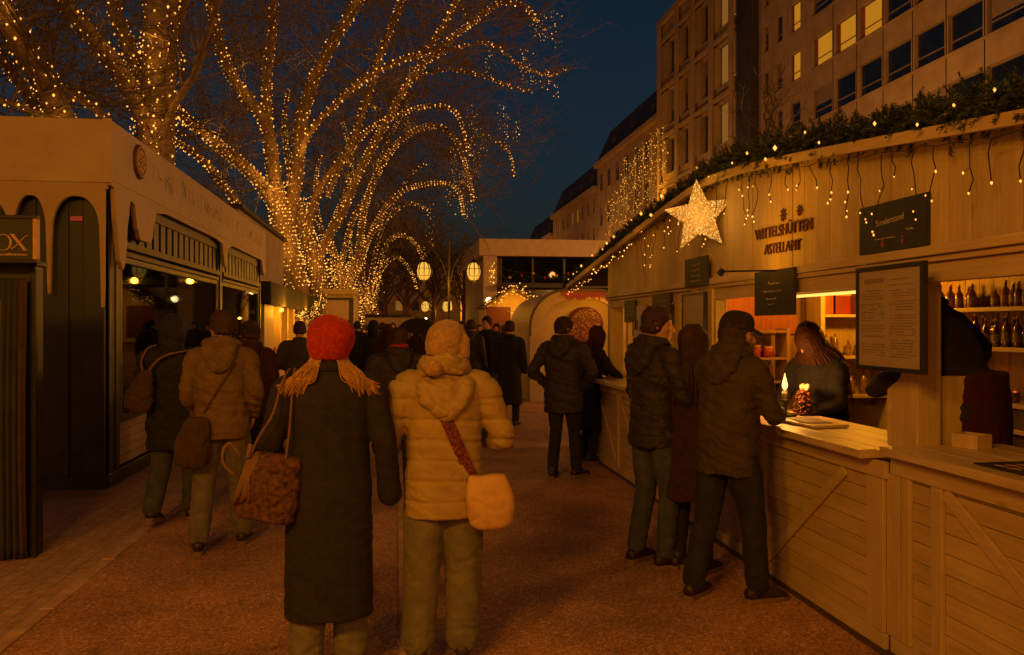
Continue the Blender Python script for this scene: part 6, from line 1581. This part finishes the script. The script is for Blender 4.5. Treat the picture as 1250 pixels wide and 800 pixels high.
# near tree
T1, o1 = tree('big near plane tree wrapped in lights rising behind the kiosk roof', 24, L([(192, 390), (190, 300), (190, 200), (192, 100), (197, 10), (203, -90)], (47, 34)),
 [L([(186, 160), (165, 120), (140, 80), (112, 45), (80, 5), (50, -50)], (24, 15), dy=-2), L([(184, 105), (165, 75), (148, 35), (132, -10), (120, -60)], (20, 13), dy=1.5),
  L([(196, 170), (212, 130), (238, 90), (250, 50), (268, 0), (280, -50)], (9, 5), dy=-3), L([(196, 80), (220, 20), (240, -50)], (14, 9), dy=1)], 1, .75, 2.6)
desc = ['the thick trunk above the kiosk roof', 'the long branch leaning outward left of that trunk'.replace(' left', ''), 'the upright inner branch beside the thick trunk', 'the thin side branch', 'the upper branch']
light_string('string of warm bulbs wound round the thick near trunk above the kiosk roof', [(p, r) for p, r in o1[0] if p.z > 5], 24, 165, (.016, .036), True)
light_string('second bulb string crowded at the fork of the thick near trunk', [(p, r) for p, r in o1[0] if 6.5 < p.z < 9.5], 24, 90, (.014, .030), True, jit=.12)
light_string('bulb string along the long slanting branch of the near tree', o1[1], 24, 95, (.014, .030), True)
light_string('bulb string on the upright branch just beside the near trunk', o1[2], 24, 60, (.014, .030), True)
for o_, st_, e in ((o1[0], 2.0, 26), (o1[1], 2.6, 16), (o1[2], 2.8, 12)): lights_along([x for x in o_ if x[0].z > 4.2], st_, e)
T0, o0 = tree('plane tree at the photo edge whose lit limbs fan out over the kiosk front', 21, L([(98, 398), (98, 260), (96, 205), (82, 165)], (30, 26)),
 [L([(88, 180), (72, 140), (58, 105), (30, 60), (5, 18), (-30, -40)], (30, 24), dy=-2), L([(92, 190), (55, 150), (20, 95), (-20, 50)], (16, 12), dy=1), L([(95, 195), (62, 148), (38, 136), (5, 124), (-40, 118)], (9, 6), dy=-2),
  L([(110, 190), (130, 149), (100, 122), (66, 102), (40, 80), (15, 60)], (10, 8), dy=-1)], 2, .7, 2.4)
light_string('bulb string round the thickest limb crossing the upper corner of the view', o0[1], 21, 90, (.014, .034), True)
light_string('bulb string on the second limb fanning from the edge tree', o0[2], 21, 60, (.012, .028), True)
light_string('bulb string on the low flat limb just above the kiosk roof', o0[3], 21, 50, (.012, .028), True)
light_string('bulb string on the thin arching limb that dips behind the kiosk roof', o0[4], 21, 60, (.012, .028), True)
for o_, st_, e in ((o0[1], 2.4, 15), (o0[3], 3.0, 9), (o0[4], 3, 9)): lights_along(o_, st_, e)
# second tree
T2, o2 = tree('tall plane tree with many lit limbs just beyond the kiosk', 30, L([(366, 398), (362, 360), (352, 310), (342, 262), (335, 225)], (34, 20)),
 [L([(337, 245), (326, 156), (290, 105), (269, 60), (258, 0), (250, -60)], (15, 10), dy=-2), L([(334, 225), (326, 150), (326, 90), (331, 45), (335, 0), (338, -60)], (13, 9), dy=1),
  L([(342, 262), (312, 217), (272, 182), (237, 153), (212, 132)], (15, 9), dy=-3), L([(350, 310), (322, 288), (287, 245), (252, 200), (222, 178), (200, 165)], (9, 6), dy=-3),
  L([(348, 300), (362, 210), (371, 135), (398, 66), (437, 3), (462, -50)], (17, 11), dy=2), L([(366, 195), (376, 165), (398, 138), (446, 96), (494, 72), (518, 64), (542, 30), (562, -10)], (8, 5), dy=-1),
  L([(440, 0), (470, -30), (520, -20), (560, 5), (580, 30)], (5, 3), dy=2, tl=.7)], 3, 1.0, 2.8)
labs = ['upper outer limb curving towards the near tree', 'straight upright limb of the tall tree', 'long low limb reaching down from the near tree', 'lowest limb running just over the kiosk fascia', 'thick central limb slanting to the top edge', 'thin limb branching from the central one', 'topmost overhanging limb']
for i, (l_, n) in enumerate(zip(labs, (120, 100, 190, 140, 130, 90, 20))):
    light_string('bulb string on the ' + l_, o2[i + 1], 30, n, (.014, .030), i in (0, 1, 2, 4))
light_string('dense bulb string on the trunk of the tall tree beyond the kiosk', [x for x in o2[0] if x[0].z > 3], 30, 260, (.013, .028))
for o_, st_, e in ((o2[0], 2.2, 30), (o2[1], 3.2, 20), (o2[2], 3.4, 18), (o2[3], 2.8, 24), (o2[4], 3.0, 14), (o2[5], 3.0, 22), (o2[6], 3.6, 14)): lights_along(o_, st_, e)
T3, o3 = tree('third plane tree in the row with arching lit limbs', 36, L([(394, 398), (390, 360), (384, 320), (372, 285), (362, 245)], (26, 16)),
 [L([(376, 290), (382, 250), (400, 215), (425, 186), (446, 126), (467, 60), (488, 6), (500, -40)], (11, 7), dy=-1), L([(372, 290), (361, 250), (352, 200), (347, 150), (352, 110)], (8, 3), dy=1),
  L([(386, 330), (400, 290), (417, 262), (440, 207), (476, 141), (500, 99), (530, 66), (584, 21), (612, 4), (640, 8), (656, 26)], (11, 4), dy=-2, tl=.75),
  L([(400, 240), (415, 205), (446, 162), (479, 144), (518, 130), (548, 132), (563, 150), (572, 190)], (6, 2.5), dy=-1), L([(530, 70), (560, 58), (600, 54), (632, 78), (668, 92), (690, 84)], (4, 2), dy=2, tl=.35),
  L([(500, 100), (540, 85), (585, 92), (618, 104), (650, 112)], (4, 2), dy=-2, tl=.5)], 4, 1.0, 2.2)
labs = ['slanting limb in the middle of the third tree', 'inner upright limb of the third tree', 'longest limb sweeping over the aisle', 'arching limb bowed over like a hook', 'outermost branch reaching into the dark sky', 'upper side branch beneath the outermost one']
for i, (l_, n) in enumerate(zip(labs, (130, 80, 210, 130, 40, 34))): light_string('bulb string on the ' + l_, o3[i + 1], 36, n, (.014, .030))
light_string('dense bulb string on the trunk of the third tree', [x for x in o3[0] if x[0].z > 2.6], 36, 330, (.014, .030), jit=.1)
for o_, st_, e in ((o3[0], 2.4, 26), (o3[1], 3.5, 22), (o3[3], 4, 22), (o3[4], 4, 16), (o3[5], 5, 12), (o3[6], 5, 10)): lights_along(o_, st_, e)
T4, o4 = tree('fourth plane tree in the row, its lit limbs arching over the crowd', 43, L([(430, 398), (426, 370), (418, 340), (410, 315)], (20, 12)),
 [L([(412, 320), (402, 290), (412, 260), (424, 230), (429, 190), (418, 150)], (8, 3)), L([(420, 350), (437, 310), (446, 250), (470, 195), (500, 163), (533, 154), (554, 168), (563, 186), (572, 215), (577, 245)], (8, 3), dy=-2),
  L([(428, 350), (439, 320), (448, 296), (466, 260), (484, 239), (508, 227), (544, 224), (560, 235), (566, 262)], (7, 2.5), dy=-1), L([(415, 330), (430, 270), (450, 235), (470, 180), (485, 150), (500, 120)], (6, 2.5)),
  L([(412, 320), (392, 280), (385, 230), (392, 190)], (6, 2.5)), L([(560, 180), (590, 165), (620, 185), (628, 215)], (3, 1.5))], 5, 1.3, 2.8)
labs = ['inner limb of the fourth tree', 'tall arch of the fourth tree over the aisle', 'flat topped arch of the fourth tree', 'steep middle limb of the fourth tree', 'back limb of the fourth tree', 'tip of the crown hanging nearest the buildings']
for i, (l_, n) in enumerate(zip(labs, (130, 230, 190, 120, 90, 40))): light_string('bulb string on the ' + l_, o4[i + 1], 43, n, (.016, .030))
light_string('dense bulb string on the trunk of the fourth tree', o4[0], 43, 240, (.016, .032), jit=.14)
for o_, st_, e in ((o4[0], 3, 26), (o4[2], 4, 22), (o4[3], 4, 18), (o4[4], 5, 18)): lights_along(o_, st_, e)
T5, o5 = tree('farthest lit plane tree of the row above the low stall', 52, L([(452, 398), (450, 385), (448, 372)], (16, 12)),
 [L([(448, 377), (460, 335), (472, 299), (490, 287), (508, 299), (518, 322)], (6, 2.5)), L([(451, 368), (466, 329), (484, 314), (502, 332), (508, 352)], (5, 2)), L([(448, 377), (442, 330), (452, 290), (480, 260), (500, 248), (522, 256)], (6, 2)),
  L([(450, 377), (456, 320), (470, 270), (500, 215), (520, 200)], (5, 2)), L([(448, 372), (430, 330), (428, 280)], (5, 2))], 6, 1.8, 3.0)
labs = ['small arch of the farthest tree near the lantern', 'smallest lowest arch of the farthest tree', 'upper arch of the farthest tree', 'steep limb of the farthest tree', 'rear limb of the farthest tree']
for i, (l_, n) in enumerate(zip(labs, (120, 90, 110, 90, 70))): light_string('bulb string on the ' + l_, o5[i + 1], 52, n, (.018, .034))
light_string('dense bulb string on the trunk of the farthest lit tree', o5[0] + o5[1][:6], 52, 170, (.018, .036), jit=.2)
for o_ in (o5[1], o5[3]): lights_along(o_, 5, 24)
# vertical strands hanging from the outer crown
gh = 'vertical light strands hanging from the outer crown'; lh = 'short vertical strand of warm lights hanging free from the outer crown'
hs = [(664, 18, 50, 34), (668, 85, 108, 34), (677, 14, 58, 35), (640, 60, 100, 36), (648, 85, 104, 35), (680, 106, 118, 35), (655, 30, 46, 34), (600, 60, 92, 36), (612, 128, 160, 40), (619, 140, 182, 40), (632, 150, 172, 40), (572, 128, 190, 42), (580, 140, 196, 42), (587, 158, 190, 43), (556, 190, 240, 43), (562, 205, 262, 43), (569, 195, 270, 43), (575, 215, 262, 43), (550, 180, 222, 42), (584, 175, 215, 43), (545, 225, 250, 44), (524, 250, 300, 50), (516, 300, 340, 52)]
for (u, v0, v1, Y) in hs:
    a_, b_ = atY(u, v0, Y), atY(u + q.uniform(-4, 4), v1, Y); n = int((a_.z - b_.z) / .09) + 4
    light_string(lh, [(a_, .02), (a_.lerp(b_, .5) + V((q.uniform(-.15, .15), 0, 0)), .02), (b_, .02)], Y, int(n * .6), (.011, .021), group=gh, jit=.16)
# unlit background trees and the bare tree behind the booth
def bare(lab, u, Y, vtop, width, n, seed, r=.12, mat='bark', name='bare_tree', z0=None):
    q = random.Random(seed); b_ = atY(u, 398, Y); H_ = atY(u, vtop, Y).z; t = thing(name, lab, 'tree', (b_.x, Y, 0)); mb = MB(); tw = MB()
    pts = [(b_.x + .15 * nz(V((seed, z, 0))), Y, z) for z in [H_ * k / 6 * .8 for k in range(7)]]; mb.tube(pts, [r * (1.2 - .9 * k / 6) for k in range(7)], 8)
    z0 = z0 or H_ * .3
    for k in range(n):
        z = z0 + (H_ * .8 - z0) * k / n; p = V((b_.x, Y, z)); a_ = k * 2.4; Lb = width * (1.1 - .6 * k / n); d = V((math.cos(a_), math.sin(a_), 1.1 + .8 * k / n)).normalized()
        twig(tw, p, d, Lb, r * .35, 2, q)
    mb.build('trunk', M[mat], t, smooth=True); tw.build('crown', M['twig'], t); return t
bare('slender bare tree standing behind the booth gable before the office block', 937, 17, 62, 1.7, 26, 3, .07, z0=2.6)
bare('bare unlit tree behind the smaller distant street lamp', 497, 70, 285, 5, 26, 8, .3); bare('bare unlit tree beyond the crowd left of the pavilion'.replace(' left of', ' beside'), 530, 80, 300, 6, 26, 9, .3)
bare('bare unlit tree beside the farthest lit tree', 470, 75, 270, 6, 26, 10, .3); bare('thin bare tree at the pavilion corner', 566, 58, 300, 4, 20, 12, .15)
# ================================================================ WORLD, LIGHT
w = bpy.data.worlds.new('World'); sc.world = w; w.use_nodes = True; nt = w.node_tree; bg = nt.nodes['Background']
sky = nt.nodes.new('ShaderNodeTexSky'); sky.sky_type = 'NISHITA'; sky.sun_disc = False; sky.sun_elevation = R(-1.0); sky.sun_rotation = R(110); sky.air_density = 1.0; sky.ozone_density = 3.0
tint = N(nt, 'ShaderNodeMixRGB', blend_type='MULTIPLY'); tint.inputs[0].default_value = 1; tint.inputs[2].default_value = (*TINT, 1); nt.links.new(sky.outputs[0], tint.inputs[1])
# added warm fill low in the world behind the viewpoint, lights backs and facades
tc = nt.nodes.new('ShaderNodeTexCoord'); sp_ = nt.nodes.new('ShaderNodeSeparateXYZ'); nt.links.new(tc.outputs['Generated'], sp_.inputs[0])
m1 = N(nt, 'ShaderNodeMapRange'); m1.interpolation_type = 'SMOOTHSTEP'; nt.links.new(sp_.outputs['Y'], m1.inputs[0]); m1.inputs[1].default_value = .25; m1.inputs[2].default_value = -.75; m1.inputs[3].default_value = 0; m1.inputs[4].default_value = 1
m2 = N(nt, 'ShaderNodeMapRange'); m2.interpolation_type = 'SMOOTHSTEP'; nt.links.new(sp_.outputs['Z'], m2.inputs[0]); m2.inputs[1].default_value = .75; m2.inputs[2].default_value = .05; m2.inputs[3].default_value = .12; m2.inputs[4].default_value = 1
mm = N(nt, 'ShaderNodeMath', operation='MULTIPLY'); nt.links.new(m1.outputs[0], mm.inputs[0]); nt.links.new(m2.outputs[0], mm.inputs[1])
gl_ = N(nt, 'ShaderNodeMixRGB', blend_type='MIX'); nt.links.new(mm.outputs[0], gl_.inputs[0]); gl_.inputs[1].default_value = (0, 0, 0, 1); gl_.inputs[2].default_value = (*[c * WARM_FILL / SKY for c in (1, .31, .008)], 1)
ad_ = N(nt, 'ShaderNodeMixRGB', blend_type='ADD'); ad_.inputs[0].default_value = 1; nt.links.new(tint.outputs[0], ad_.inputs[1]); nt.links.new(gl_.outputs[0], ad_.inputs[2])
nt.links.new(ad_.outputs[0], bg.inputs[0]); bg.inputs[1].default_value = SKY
sc.view_settings.view_transform = 'Standard'; sc.view_settings.look = 'None'; sc.view_settings.gamma = 1; sc.view_settings.exposure = 0
sc.view_settings.use_curve_mapping = False
cy = sc.cycles; cy.use_denoising = True; cy.max_bounces = 5; cy.diffuse_bounces = 3; cy.glossy_bounces = 2; cy.transmission_bounces = 2; cy.sample_clamp_indirect = 2.0; cy.sample_clamp_direct = 20; cy.caustics_reflective = False; cy.caustics_refractive = False
try: cy.use_light_tree = True
except Exception: pass
